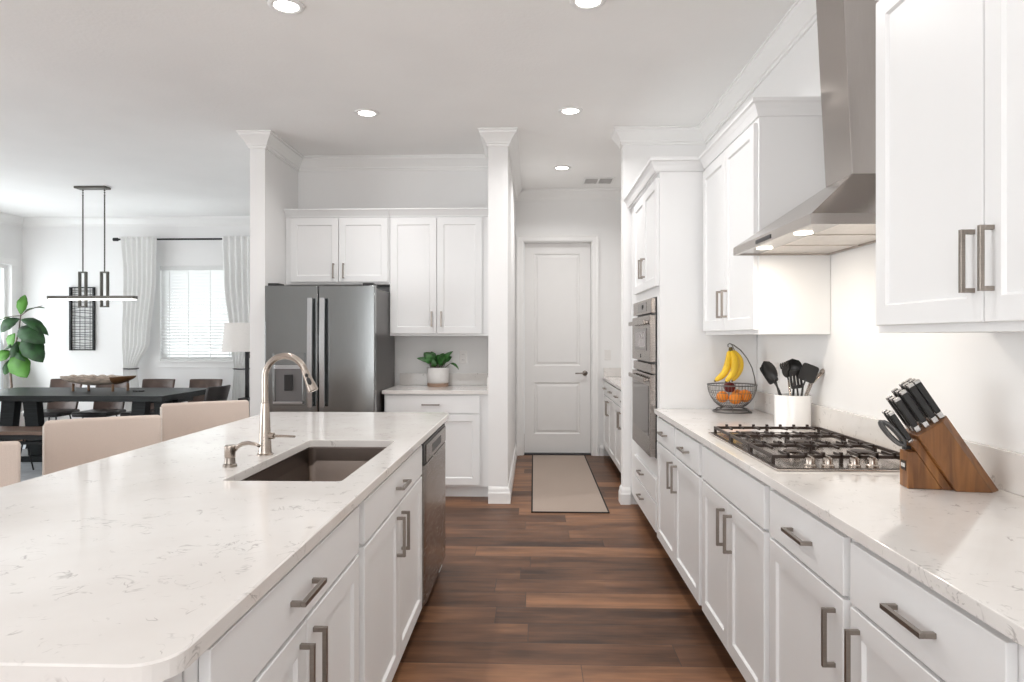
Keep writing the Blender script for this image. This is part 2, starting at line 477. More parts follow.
def blockwood():
    m, nt, N, L, b = newmat('acacia_wood')
    tc = N.new('ShaderNodeTexCoord'); mp = N.new('ShaderNodeMapping')
    mp.inputs['Rotation'].default_value = (0, math.radians(33), 0)
    mp.inputs['Scale'].default_value = (30, 30, 3.0)
    L.new(tc.outputs['Object'], mp.inputs['Vector'])
    n = N.new('ShaderNodeTexNoise'); n.inputs['Scale'].default_value = 1.2; n.inputs['Detail'].default_value = 6; n.inputs['Distortion'].default_value = 0.6
    L.new(mp.outputs['Vector'], n.inputs['Vector'])
    rp = N.new('ShaderNodeValToRGB'); L.new(n.outputs['Fac'], rp.inputs['Fac'])
    e = rp.color_ramp.elements
    e[0].position = 0.28; e[0].color = (0.10, 0.036, 0.010, 1)
    e[1].position = 0.72; e[1].color = (0.30, 0.130, 0.038, 1)
    k = e.new(0.5); k.color = (0.20, 0.080, 0.022, 1)
    L.new(rp.outputs['Color'], b.inputs['Base Color']); b.inputs['Roughness'].default_value = 0.38
    return m
M_BLOCK = blockwood()

# ------------------------------------------------------------------ room shell
CZ = 3.06          # ceiling
XR = 1.40          # right wall
YB = 9.52          # dining back wall
XL = -7.30         # left wall
YR = -3.50         # rear wall
bm = B(); box(bm, XL - 0.12, XR + 0.12, YR - 0.12, YB + 0.12, -0.10, 0.0); struct('floor', bm, M_FLOOR)
bm = B(); box(bm, XL - 0.12, XR + 0.12, YR - 0.12, YB + 0.12, CZ, CZ + 0.12); struct('ceiling', bm, M_CEIL)
bm = B(); box(bm, XR, XR + 0.12, YR, 8.0, 0, CZ); struct('wall_right', bm, M_WALL)

def wall_x(name, x0, x1, y0, y1, opens):
    """wall slab with a row of openings (a0,a1,z0,z1) along x"""
    bm = B(); x = x0
    for a0, a1, z0, z1 in opens:
        if a0 > x: box(bm, x, a0, y0, y1, 0, CZ)
        if z0 > 0: box(bm, a0, a1, y0, y1, 0, z0)
        if z1 < CZ: box(bm, a0, a1, y0, y1, z1, CZ)
        x = a1
    if x1 > x: box(bm, x, x1, y0, y1, 0, CZ)
    return struct(name, bm, M_WALL)
def wall_y(name, x0, x1, y0, y1, opens):
    bm = B(); y = y0
    for a0, a1, z0, z1 in opens:
        if a0 > y: box(bm, x0, x1, y, a0, 0, CZ)
        if z0 > 0: box(bm, x0, x1, a0, a1, 0, z0)
        if z1 < CZ: box(bm, x0, x1, a0, a1, z1, CZ)
        y = a1
    if y1 > y: box(bm, x0, x1, y, y1, 0, CZ)
    return struct(name, bm, M_WALL)

WX0, WX1, WZ0, WZ1 = -5.30, -4.17, 1.03, 2.37
wall_x('wall_back', XL, -2.232, YB, YB + 0.12, [(WX0, WX1, WZ0, WZ1)])
wall_y('wall_left', XL - 0.12, XL, YR, YB + 0.12, [(-0.9, 3.7, 0.35, 2.5), (6.6, 9.30, 0.0, 2.37)])
wall_x('wall_rear', XL, XR, YR - 0.12, YR, [(-3.1, 0.8, 0.05, 2.62)])  # unseen opening, width chosen for the added rear fill
bm = B(); box(bm, -2.358, -2.232, 5.60, YB, 0, CZ); struct('wall_partition', bm, M_WALL)
bm = B(); box(bm, -2.232, -0.375, 6.40, 6.52, 0, CZ); struct('wall_alcove', bm, M_WALL)
bm = B(); box(bm, -0.375, -0.215, 5.60, 7.88, 0, CZ); struct('wall_pantry', bm, M_WALL)
bm = B(); box(bm, 0.726, XR, 5.60, 5.72, 0, CZ); struct('wall_stub', bm, M_WALL)
DX0, DX1, DZ = -0.127, 0.672, 2.47
wall_x('wall_hall', -0.375, XR, 7.88, 8.02, [(DX0, DX1, 0, DZ)])

# crown moulding along the ceiling, broken only by the hood chimney
CROWN = [(0, CZ - 0.13), (0.012, CZ - 0.13), (0.014, CZ - 0.112), (0.022, CZ - 0.108), (0.024, CZ - 0.096), (0.040, CZ - 0.070),
         (0.062, CZ - 0.040), (0.070, CZ - 0.032), (0.072, CZ - 0.016), (0.082, CZ - 0.012), (0.082, CZ - 0.0005), (0, CZ - 0.0005)]
bm = B()
sweep(bm, [(XL, YR), (XL, YB), (-2.358, YB), (-2.358, 5.6), (-2.232, 5.6), (-2.232, 6.4), (-0.375, 6.4), (-0.375, 5.6), (-0.215, 5.6), (-0.215, 7.88), (XR, 7.88),
           (XR, 5.72), (0.726, 5.72), (0.726, 5.6), (XR, 5.6), (XR, 2.92)], CROWN, 1)
struct('trim_1', bm, M_TRIM)
bm = B(); sweep(bm, [(XR, 2.64), (XR, YR)], CROWN, 1); struct('trim_2', bm, M_TRIM)
BASE = [(0, 0.001), (0.022, 0.001), (0.022, 0.085), (0.017, 0.095), (0.014, 0.118), (0.006, 0.134), (0, 0.136)]
bm = B(); sweep(bm, [(XL, 9.42), (XL, YB), (-2.358, YB), (-2.358, 5.6), (-2.242, 5.6)], BASE, 1); struct('baseboard_left', bm, M_TRIM)
bm = B(); sweep(bm, [(-0.375, 5.6), (-0.215, 5.6), (-0.215, 7.88), (-0.202, 7.88)], BASE, 1); struct('baseboard_pantry', bm, M_TRIM)
bm = B(); sweep(bm, [(0.753, 7.88), (0.80, 7.88)], BASE, 1); struct('baseboard_hall', bm, M_TRIM)
bm = B(); sweep(bm, [(0.726, 5.718), (0.726, 5.6), (0.785, 5.6)], BASE, 1); struct('baseboard_right', bm, M_TRIM)

# hall door with its casing and jamb
bm = B()
cs = [(0, 0.0), (0.078, 0.0), (0.078, 0.008), (0.066, 0.013), (0.030, 0.016), (0.008, 0.020), (0.0, 0.012)]
def casing(bm, x0, x1, z1, y, w=0.078):
    # left, right, head with mitres
    prof = [(0.0, 0.0), (0.0, 0.010), (0.008, 0.017), (0.045, 0.019), (0.062, 0.026), (w, 0.026), (w, 0.0)]
    for (o, t) in [(0, 0)]: pass
    rings = []
    for (px, pz, ox, oz) in ((x0, 0.001, -1, 0), (x0, z1, -1, 1), (x1, z1, 1, 1), (x1, 0.001, 1, 0)):
        rings.append([bm.verts.new((px + ox * o, y - t, pz + oz * o)) for o, t in prof])
    n = len(prof)
    for i in range(3):
        for k in range(n):
            bm.faces.new((rings[i][k], rings[i][(k + 1) % n], rings[i + 1][(k + 1) % n], rings[i + 1][k]))
    bm.faces.new(rings[0]); bm.faces.new(rings[-1])
casing(bm, DX0 + 0.004, DX1 - 0.004, DZ - 0.004, 7.88)
struct('trim_3', bm, M_TRIM)
bm = B()
box(bm, DX0, DX0 + 0.012, 7.885, 8.02, 0.001, DZ); box(bm, DX1 - 0.012, DX1, 7.885, 8.02, 0.001, DZ); box(bm, DX0 + 0.012, DX1 - 0.012, 7.885, 8.02, DZ - 0.012, DZ)
struct('trim_4', bm, M_TRIM)
bm = B(); box(bm, DX0 + 0.013, DX1 - 0.013, 7.90, 8.02, 0.0005, 0.012); struct('trim_5', bm, M_TOE)

def door_panel(bm, F, a0, a1, z0, z1, panels, th=0.042):
    """slab whose front carries sunk panels with raised fields"""
    xs = sorted({a0, a1} | {p[0] for p in panels} | {p[1] for p in panels})
    zs = sorted({z0, z1} | {p[2] for p in panels} | {p[3] for p in panels})
    V = {}
    def vt(a, d, z):
        k = (round(a, 5), round(d, 5), round(z, 5))
        if k not in V: V[k] = bm.verts.new(F.p(*k))
        return V[k]
    for i in range(len(xs) - 1):
        for j in range(len(zs) - 1):
            q = (xs[i], xs[i + 1], zs[j], zs[j + 1])
            if any(abs(q[0] - p[0]) < 1e-6 and abs(q[1] - p[1]) < 1e-6 and abs(q[2] - p[2]) < 1e-6 and abs(q[3] - p[3]) < 1e-6 for p in panels):
                loops = []
                for mm, d in ((0, th), (0.012, th - 0.012), (0.022, th - 0.012), (0.045, th - 0.004)):
                    loops.append([vt(q[0] + mm, d, q[2] + mm), vt(q[1] - mm, d, q[2] + mm), vt(q[1] - mm, d, q[3] - mm), vt(q[0] + mm, d, q[3] - mm)])
                for l in range(3):
                    for k in range(4):
                        bm.faces.new((loops[l][k], loops[l][(k + 1) % 4], loops[l + 1][(k + 1) % 4], loops[l + 1][k]))
                bm.faces.new(loops[-1])
            else:
                bm.faces.new((vt(q[0], th, q[2]), vt(q[1], th, q[2]), vt(q[1], th, q[3]), vt(q[0], th, q[3])))
    F.box(bm, a0, a1, 0, th - 0.016, z0, z1)
F = Face('B', 8.015)
dr = thing('door_1', 'white two panel door at the end of the hall', 'door', (0.27, 8.0, 0.0)); dr['kind'] = 'structure'
bm = B()
px0, px1 = 0.003, 0.536
door_panel(bm, F, DX0 + 0.015, DX1 - 0.015, 0.016, 2.4565, [(px0, px1, 0.235, 0.835), (px0, px1, 1.03, 2.335)])
obj('door_leaf', bm, M_DOORP, dr)
bm = B(); hx, hz = 0.592, 0.945
R90 = Matrix.Rotation(PI / 2, 3, 'X')
lathe(bm, [(0.030, 0), (0.030, 0.008), (0.022, 0.012), (0.011, 0.014), (0.011, 0.045)], (hx, 7.972, hz), 20, M=R90)
tube(bm, [(hx, 7.93, hz), (hx - 0.03, 7.926, hz), (hx - 0.115, 7.928, hz - 0.002)], [0.010, 0.009, 0.006], 10)
obj('door_handle', bm, M_NICKEL, dr, smooth=True)

# sliding glass door in the left wall, dining window, added rear and side glass out of view
def glazed(name, axis, lo, hi, z0, z1, at, th, mullions, deep=0.05):
    t = thing(name, None, None, (0, 0, 0)); t['kind'] = 'structure'
    bm = B(); fw = 0.05
    def bx(a0, a1, b0, b1):
        if axis == 'x': box(bm, a0, a1, at, at + deep, b0, b1)
        else: box(bm, at, at + deep, a0, a1, b0, b1)
    bx(lo, lo + fw, z0, z1); bx(hi - fw, hi, z0, z1); bx(lo + fw, hi - fw, z0, z0 + fw); bx(lo + fw, hi - fw, z1 - fw, z1)
    for k in range(1, mullions):
        a = lo + (hi - lo) * k / mullions
        bx(a - fw / 2, a + fw / 2, z0 + fw, z1 - fw)
    obj('window_frame', bm, M_TRIM, t, 0.003)
    return t
glazed('window_1', 'x', WX0 + 0.002, WX1 - 0.002, WZ0 + 0.002, WZ1 - 0.002, YB + 0.06, 0.05, 1)
glazed('unseen_side_window', 'y', -0.898, 3.698, 0.352, 2.498, XL - 0.10, 0.05, 4)  # unseen window put in for the side fill light
glazed('added_rear_window', 'x', -3.098, 0.798, 0.052, 2.618, YR - 0.10, 0.05, 4)  # made-up window frame around the rear fill light
glazed('door_2', 'y', 6.602, 9.298, 0.002, 2.368, XL - 0.10, 0.05, 3)
w1 = bpy.data.objects['window_1']
bm = B(); box(bm, WX0 + 0.05, WX1 - 0.05, YB + 0.08, YB + 0.086, WZ0 + 0.05, WZ1 - 0.05); obj('window_pane', bm, M_GLASS, w1)
d2 = bpy.data.objects['door_2']
bm = B(); box(bm, XL - 0.078, XL - 0.072, 6.65, 9.25, 0.05, 2.32); obj('window_pane', bm, M_GLASS, d2)
bm = B(); box(bm, WX0 - 0.04, WX1 + 0.04, YB - 0.065, YB + 0.055, WZ0 - 0.018, WZ0 + 0.001); box(bm, WX0 - 0.02, WX1 + 0.02, YB - 0.018, YB - 0.0005, WZ0 - 0.10, WZ0 - 0.018)
struct('trim_6', bm, M_TRIM, 0.004)
bm = B()   # casing of the sliding door
box(bm, XL, XL + 0.02, 9.30, 9.38, 0.001, 2.37); box(bm, XL, XL + 0.02, 6.52, 6.60, 0.001, 2.37); box(bm, XL, XL + 0.024, 6.50, 9.40, 2.37, 2.46)
struct('trim_7', bm, M_TRIM, 0.003)

# ------------------------------------------------------------------ recessed lights, vent
def can_light(x, y, label, key='can', group='recessed ceiling lights'):
    t = thing('recessed_light', label, 'light', (x, y, CZ), 0, group)
    bm = B(); lathe(bm, [(0.062, -0.004), (0.066, -0.010), (0.088, -0.007), (0.092, -0.0008), (0.062, -0.0008)], (x, y, CZ), 40)
    obj('trim_ring', bm, M_TRIM, t, smooth=True)
    bm = B(); lathe(bm, [(0.061, -0.0055), (0.061, -0.0025)], (x, y, CZ), 40); obj('lamp_lens', bm, M_LENS, t)
    d = bpy.data.lights.new('can_lamp', 'AREA'); d.shape = 'DISK'; d.size = 0.12; d.energy = LE[key]; d.color = (1.0, 0.985, 0.97); d.spread = math.radians(145)
    o = bpy.data.objects.new('can_lamp', d); COL.objects.link(o); o.parent = t; o.location = (0, 0, -0.014)
    return t
can_light(-1.265, 3.45, 'round recessed ceiling light nearest the camera, above the island')
can_light(0.272, 3.45, 'round recessed ceiling light cut by the top edge, above the aisle near the hood')
can_light(-1.262, 5.12, 'round recessed ceiling light in front of the refrigerator alcove')
can_light(0.273, 5.12, 'round recessed ceiling light above the aisle by the oven tower')
can_light(0.28, 6.84, 'round recessed ceiling light in the hall before the white door', 'hall')
for (x, y) in ((-1.265, 1.75), (0.272, 1.75), (-1.265, 0.0), (0.272, 0.0)):
    can_light(x, y, 'round recessed ceiling light behind the camera', 'canrear')

t = thing('ceiling_vent', 'white slotted air vent in the hall ceiling near the door', 'vent', (0.69, 7.42, CZ))
bm = B(); x0, x1, y0, y1 = 0.53, 0.86, 7.28, 7.56
for (a, b_, c, d) in ((x0, x1, y0, y0 + 0.022), (x0, x1, y1 - 0.022, y1), (x0, x0 + 0.022, y0 + 0.022, y1 - 0.022), (x1 - 0.022, x1, y0 + 0.022, y1 - 0.022), (0.685, 0.705, y0 + 0.022, y1 - 0.022)):
    box(bm, a, b_, c, d, CZ - 0.010, CZ - 0.0008)
obj('frame', bm, M_TRIM, t, 0.002)
bm = B()
for k in range(11):
    y = y0 + 0.034 + k * 0.0215
    for (a, b_) in ((x0 + 0.022, 0.685), (0.705, x1 - 0.022)):
        quadbox(bm, [(a, y - 0.006, CZ - 0.0095), (b_, y - 0.006, CZ - 0.0095), (b_, y - 0.003, CZ - 0.0095), (a, y - 0.003, CZ - 0.0095),
                     (a, y + 0.004, CZ - 0.001), (b_, y + 0.004, CZ - 0.001), (b_, y + 0.007, CZ - 0.001), (a, y + 0.007, CZ - 0.001)])
obj('louvres', bm, M_VENT, t)

# ------------------------------------------------------------------ cabinets
TOPZ = 0.884      # underside of worktops
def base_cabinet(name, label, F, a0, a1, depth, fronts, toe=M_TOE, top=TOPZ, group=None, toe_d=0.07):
    """fronts: ('drawer'|'door', a0, a1, z0, z1, handle) ; handle = None or (a, z, vertical)"""
    c = F.p((a0 + a1) / 2, -depth / 2, 0)
    t = thing(name, label, 'cabinet', (c.x, c.y, 0), 0, group)
    bm = B(); F.box(bm, a0, a1, -depth, 0, 0.10, top - 0.001); obj('body', bm, M_CAB, t, 0.0015)
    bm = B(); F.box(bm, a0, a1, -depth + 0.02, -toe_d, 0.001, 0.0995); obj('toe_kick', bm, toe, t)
    for f in fronts:
        bm = B()
        if f[0] == 'door': shaker(bm, F, f[1], f[2], f[3], f[4])
        else: slabfront(bm, F, f[1], f[2], f[3], f[4])
        o = obj(f[0], bm, M_CAB, t, 0.002 if f[0] == 'drawer' else 0.0)
        if f[5]: pull(o, F, *f[5])
    return t
FR = Face('R', 0.787)
DZ0, DZ1, WZ_0, WZ_1 = 0.118, 0.712, 0.722, 0.868
base_cabinet('base_cabinet', 'white base cabinet with two short drawers beside the oven tower', FR, 3.165, 4.327, 0.59, [
    ('drawer', 3.765, 4.29, WZ_0, WZ_1, (4.03, 0.795, False)), ('drawer', 3.20, 3.735, WZ_0, WZ_1, (3.47, 0.795, False)),
    ('door', 3.752, 4.29, DZ0, DZ1, (3.805, 0.60, True)), ('door', 3.20, 3.748, DZ0, DZ1, (3.695, 0.60, True))])
base_cabinet('base_cabinet', 'white base cabinet with a wide false drawer under the gas cooktop', FR, 2.268, 3.163, 0.59, [
    ('drawer', 2.305, 3.145, WZ_0, WZ_1, None),
    ('door', 2.727, 3.145, DZ0, DZ1, (2.775, 0.60, True)), ('door', 2.305, 2.723, DZ0, DZ1, (2.675, 0.60, True))])
base_cabinet('base_cabinet', 'white base cabinet with two handled drawers nearest the camera below the knife block', FR, 1.10, 2.266, 0.59, [
    ('drawer', 1.72, 2.25, WZ_0, WZ_1, (1.98, 0.795, False)), ('drawer', 1.135, 1.682, WZ_0, WZ_1, (1.40, 0.795, False)),
    ('door', 1.72, 2.25, DZ0, DZ1, (1.765, 0.60, True)), ('door', 1.135, 1.682, DZ0, DZ1, (1.635, 0.60, True))])
base_cabinet('base_cabinet', 'white base cabinet end at the lower right corner of the picture', FR, 0.20, 1.098, 0.59, [
    ('door', 0.235, 1.04, DZ0, WZ_1, None)])

# right worktop with upstand
t = thing('worktop', 'long white quartz worktop under the range hood with low upstand', 'countertop', (1.08, 2.2, TOPZ))
bm = B(); box(bm, 0.757, XR - 0.001, 0.18, 4.328, TOPZ, 0.914); obj('slab', bm, M_QUARTZ, t, 0.002)
bm = B(); box(bm, XR - 0.021, XR - 0.001, 0.18, 4.328, 0.9145, 1.032); obj('upstand', bm, M_QUARTZ, t, 0.002)

# oven tower
FT = Face('R', 0.792)
TY0, TY1 = 4.33, 5.577
t = thing('oven_tower_cabinet', 'tall white cabinet housing the stainless double oven', 'cabinet', (1.09, 4.96, 0))
bm = B(); dp = 0.605
FT.box(bm, TY0, TY1, -dp, 0, 0.10, 0.575)
FT.box(bm, TY0, TY1, -dp, 0, 1.628, 2.48)
FT.box(bm, TY0, 4.425, -dp, 0, 0.575, 1.628); FT.box(bm, 5.225, TY1, -dp, 0, 0.575, 1.628)
FT.box(bm, 4.425, 5.225, -dp, -dp + 0.02, 0.575, 1.628)
obj('body', bm, M_CAB, t)
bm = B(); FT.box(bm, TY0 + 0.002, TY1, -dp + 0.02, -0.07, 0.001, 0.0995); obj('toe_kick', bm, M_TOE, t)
for z0, z1 in ((0.318, 0.458), (0.125, 0.306)):
    bm = B(); slabfront(bm, FT, 4.365, 5.30, z0, z1); o = obj('drawer', bm, M_CAB, t, 0.002); pull(o, FT, 4.90, (z0 + z1) / 2 + 0.01, False)
for a0, a1, ha in ((4.350, 4.826, 4.78), (4.83, 5.30, 4.88)):
    bm = B(); shaker(bm, FT, a0, a1, 1.69, 2.37); o = obj('door', bm, M_CAB, t); pull(o, FT, ha, 1.845, True, 0.135)
CABCROWN = [(0.0008, 2.408), (0.008, 2.408), (0.012, 2.418), (0.020, 2.440), (0.032, 2.462), (0.041, 2.470), (0.041, 2.486), (0.0008, 2.486)]
bm = B(); FT.box(bm, TY0, TY1, 0.0005, 0.024, 2.4005, 2.485); sweep(bm, [(0.7675, TY1), (0.7675, TY0 - 0.0005), (1.064, TY0 - 0.0005)], CABCROWN, 1); obj('crown', bm, M_CAB, t)

# double oven: microwave above, oven below
t = thing('double_wall_oven', 'stainless steel microwave and oven stacked in the tall white cabinet', 'oven', (1.0, 4.82, 0.58))
OY0, OY1 = 4.432, 5.218
FO = Face('R', 0.790)
bm = B(); FO.box(bm, OY0, OY1, -0.52, 0.004, 0.582, 1.622); obj('housing', bm, M_BLACK, t)
bm = B(); FO.box(bm, OY0, OY1, 0.0045, 0.035, 1.522, 1.618); o = obj('control_panel', bm, M_STEEL, t, 0.003)
bm = B(); FO.box(bm, 4.62, 4.98, 0.0352, 0.0365, 1.538, 1.602); obj('display', bm, M_BLACKG, o)
bm = B(); FO.box(bm, 4.755, 4.80, 0.0366, 0.0375, 1.556, 1.572); lathe(bm, [(0.011, 0), (0.011, 0.004)], (0.753, 4.77, 1.576), 12, M=Matrix.Rotation(-PI / 2, 3, 'Y')); obj('control_buttons', bm, M_BLACK, o)
def oven_door(name, z0, z1, wz0, wz1, hz, wy0, wy1, th=0.043):
    bm = B(); FO.box(bm, OY0, OY1, 0.0045, th, z0, z1); o = obj(name, bm, M_STEEL, t, 0.003)
    bm = B(); FO.box(bm, wy0, wy1, th + 0.0002, th + 0.002, wz0, wz1); obj('window', bm, M_BLACKG, o, 0.001)
    bm = B()
    FO.box(bm, OY0 + 0.045, OY1 - 0.045, th + 0.020, th + 0.036, hz - 0.014, hz + 0.014)
    for a in (OY0 + 0.07, OY1 - 0.07): FO.box(bm, a - 0.012, a + 0.012, th, th + 0.022, hz - 0.010, hz + 0.010)
    obj('handle', bm, M_STEEL, o, 0.004)
    return o
o = oven_door('microwave_door', 1.203, 1.507, 1.275, 1.425, 1.462, 4.56, 5.10)
bm = B(); FO.box(bm, 4.62, 5.04, 0.0453, 0.0465, 1.297, 1.402); obj('inner_screen', bm, mat('microwave_screen', (0.36, 0.33, 0.33), 0.2, 0.3), o)
bm = B(); lathe(bm, [(0.014, 0), (0.014, 0.002)], (0.7465, 4.82, 1.235), 20, M=Matrix.Rotation(-PI / 2, 3, 'Y')); obj('badge', bm, M_BLACK, o)
bm = B(); FO.box(bm, OY0, OY1, 0.0045, 0.034, 1.128, 1.188); obj('trim_band', bm, M_STEEL, t, 0.003)
oven_door('oven_door', 0.590, 1.120, 0.72, 1.045, 1.085, 4.49, 5.16)

# far upper cabinet
FU = Face('R', 1.065)
def upper_cabinet(label, y0, y1, doors, crown_path, depth):
    t = thing('wall_cabinet', label, 'cabinet', (1.24, (y0 + y1) / 2, 1.378))
    bm = B(); FU.box(bm, y0, y1, -depth, 0, 1.378, 2.48); obj('body', bm, M_CAB, t, 0.001)
    for a0, a1, ha in doors:
        bm = B(); shaker(bm, FU, a0, a1, 1.400, 2.385); o = obj('door', bm, M_CAB, t); pull(o, FU, ha, 1.545, True, 0.15)
    bm = B(); sweep(bm, crown_path, CABCROWN, 1); obj('crown', bm, M_CAB, t)
    return t
upper_cabinet('white two door wall cabinet between the oven tower and the hood', 3.268, 4.283, [(3.785, 4.262, 3.832), (3.288, 3.781, 3.736)], [(1.065, 4.283), (1.065, 3.268), (XR - 0.002, 3.268)], 0.333)
upper_cabinet('white two door wall cabinet right of the hood, nearest the camera', 1.10, 2.145, [(1.624, 2.124, 1.657), (1.12, 1.620, 1.588)], [(XR - 0.002, 2.145), (1.065, 2.145), (1.065, 1.10)], 0.333)

# ------------------------------------------------------------------ range hood
t = thing('range_hood', 'stainless steel chimney hood on the wall above the gas cooktop', 'range hood', (1.17, 2.83, 1.75))
hx0, hx1, hy0, hy1 = 0.945, XR - 0.002, 2.36, 3.27
cx, cz, cy0, cy1 = 1.222, 1.992, 2.665, 2.905
def frust(bm, a, b_):
    v = [bm.verts.new(p) for p in a + b_]
    for f in ((0, 1, 2, 3), (4, 5, 6, 7), (0, 1, 5, 4), (1, 2, 6, 5), (2, 3, 7, 6), (3, 0, 4, 7)): bm.faces.new([v[i] for i in f])
bm = B()
frust(bm, [(hx0, hy0, 1.787), (hx1, hy0, 1.787), (hx1, hy1, 1.787), (hx0, hy1, 1.787)], [(cx, cy0, cz), (hx1, cy0, cz), (hx1, cy1, cz), (cx, cy1, cz)])
obj('canopy', bm, M_STEELH, t, 0.001)
bm = B()   # lip: four walls around a sunk underside
for (a, b_, c, d) in ((hx0, hx0 + 0.012, hy0, hy1), (hx1 - 0.012, hx1, hy0, hy1), (hx0 + 0.012, hx1 - 0.012, hy0, hy0 + 0.012), (hx0 + 0.012, hx1 - 0.012, hy1 - 0.012, hy1)):
    box(bm, a, b_, c, d, 1.750, 1.7868)
obj('lip', bm, M_STEELH, t)
bm = B(); box(bm, hx0 + 0.012, hx0 + 0.115, hy0 + 0.012, hy1 - 0.012, 1.756, 1.778); obj('light_panel', bm, M_STEELH, t)
bm = B(); box(bm, hx0 + 0.117, hx1 - 0.014, hy0 + 0.014, hy1 - 0.014, 1.758, 1.772)
for k in range(1, 3):
    y = hy0 + (hy1 - hy0) * k / 3
    box(bm, hx0 + 0.117, hx1 - 0.014, y - 0.006, y + 0.006, 1.754, 1.758)
obj('filter', bm, mat('hood_filter', (0.72, 0.67, 0.62), 0.35, 0.8, var=0.05, vscale=50), t, 0.002)
for y in (2.60, 3.03):
    bm = B(); lathe(bm, [(0.034, -0.003), (0.034, 0.0)], (hx0 + 0.066, y, 1.7555), 24); o = obj('lamp', bm, M_HOODL, t)
    d = bpy.data.lights.new('hood_lamp', 'AREA'); d.shape = 'DISK'; d.size = 0.06; d.energy = LE['hood']; d.color = (1, 0.9, 0.76)
    lo = bpy.data.objects.new('hood_lamp', d); COL.objects.link(lo); lo.parent = t; lo.location = Vector((hx0 + 0.066, y, 1.748)) - ORG[t.name]
bm = B(); box(bm, hx0 - 0.003, hx0 + 0.001, 2.76, 2.94, 1.760, 1.776); obj('control_strip', bm, M_BLACK, t, 0.001)
bm = B()   # chimney leaning out slightly towards the top, as it does in place
frust(bm, [(cx, cy0, cz), (hx1, cy0, cz), (hx1, cy1, cz), (cx, cy1, cz)], [(cx - 0.055, cy0, CZ - 0.001), (hx1, cy0, CZ - 0.001), (hx1, cy1, CZ - 0.001), (cx - 0.055, cy1, CZ - 0.001)])
obj('chimney', bm, M_STEELH, t, 0.002)

# ------------------------------------------------------------------ gas cooktop
t = thing('gas_cooktop', 'five burner stainless gas cooktop with black grates set in the worktop', 'cooktop', (1.08, 2.77, 0.914))
kx0, kx1, ky0, ky1 = 0.812, 1.340, 2.318, 3.222
bm = B(); box(bm, kx0, kx1, ky0, ky1, 0.9145, 0.921); obj('tray', bm, mat('cooktop_steel', (0.66, 0.61, 0.57), 0.22, 1.0, var=0.05, vscale=20), t, 0.003)
bm = B()
for (a, b_, c, d) in ((kx0 + 0.012, kx1 - 0.012, ky0 + 0.012, ky0 + 0.02), (kx0 + 0.012, kx1 - 0.012, ky1 - 0.02, ky1 - 0.012), (kx0 + 0.012, kx0 + 0.02, ky0 + 0.02, ky1 - 0.02), (kx1 - 0.02, kx1 - 0.012, ky0 + 0.02, ky1 - 0.02)):
    box(bm, a, b_, c, d, 0.9205, 0.9225)
obj('tray_bead', bm, M_IRON, t)
for (x, y, r) in ((0.95, 3.03, 0.040), (1.21, 3.03, 0.032), (1.08, 2.79, 0.052), (0.95, 2.56, 0.030), (1.21, 2.56, 0.042)):
    bm = B(); lathe(bm, [(r * 1.35, 0.0), (r * 1.3, 0.008), (r, 0.010), (r, 0.018)], (x, y, 0.921), 28); o = obj('burner', bm, M_STEEL, t, smooth=False, autosmooth=40)
    bm = B(); lathe(bm, [(r * 0.92, 0.0182), (r * 0.95, 0.024), (r * 0.7, 0.027), (0.0005, 0.0275)], (x, y, 0.921), 28); obj('burner_cap', bm, M_IRON, o, autosmooth=40)
def grate(y0, y1):
    bm = B(); x0, x1 = kx0 + 0.022, kx1 - 0.022; zt = 0.951; h = 0.011
    box(bm, x0, x1, y0, y0 + 0.011, zt - 0.012, zt); box(bm, x0, x1, y1 - 0.011, y1, zt - 0.012, zt)
    box(bm, x0, x0 + 0.011, y0 + 0.011, y1 - 0.011, zt - 0.012, zt); box(bm, x1 - 0.011, x1, y0 + 0.011, y1 - 0.011, zt - 0.012, zt)
    n = 7
    for k in range(n):
        x = x0 + 0.058 + (x1 - x0 - 0.116) * k / (n - 1)
        ym = (y0 + y1) / 2
        for s, ya in ((1, y0), (-1, y1)):
            yb = ya + s * (y1 - y0) * (0.36 if k % 2 == 0 else 0.24)
            ya2, yb2 = min(ya, yb), max(ya, yb)
            box(bm, x - 0.0045, x + 0.0045, ya2, yb2, zt - 0.006, zt + 0.003)
            # upturned tip and leg
            yy = ya + s * 0.006
            box(bm, x - 0.0055, x + 0.0055, yy - 0.006, yy + 0.006, zt - 0.012, zt + 0.010)
    for x in (x0 + 0.006, (x0 + x1) / 2, x1 - 0.006):
        for y in (y0 + 0.006, y1 - 0.006):
            box(bm, x - 0.006, x + 0.006, y - 0.006, y + 0.006, 0.9212, zt - 0.010)
    obj('grate', bm, M_IRON, t, 0.0015)
for y0, y1 in ((2.945, 3.20), (2.685, 2.940), (2.425, 2.680)): grate(y0, y1)
for x in (0.945, 1.005, 1.095, 1.155):
    bm = B()
    lathe(bm, [(0.021, 0), (0.021, 0.006), (0.017, 0.010), (0.016, 0.026), (0.014, 0.030), (0.0005, 0.030)], (x, 2.372, 0.921), 24)
    box(bm, x - 0.004, x + 0.004, 2.356, 2.388, 0.949, 0.957)
    obj('knob', bm, M_SATIN, t, autosmooth=35)

# ------------------------------------------------------------------ island
IX = -0.535
FI = Face('I', IX)
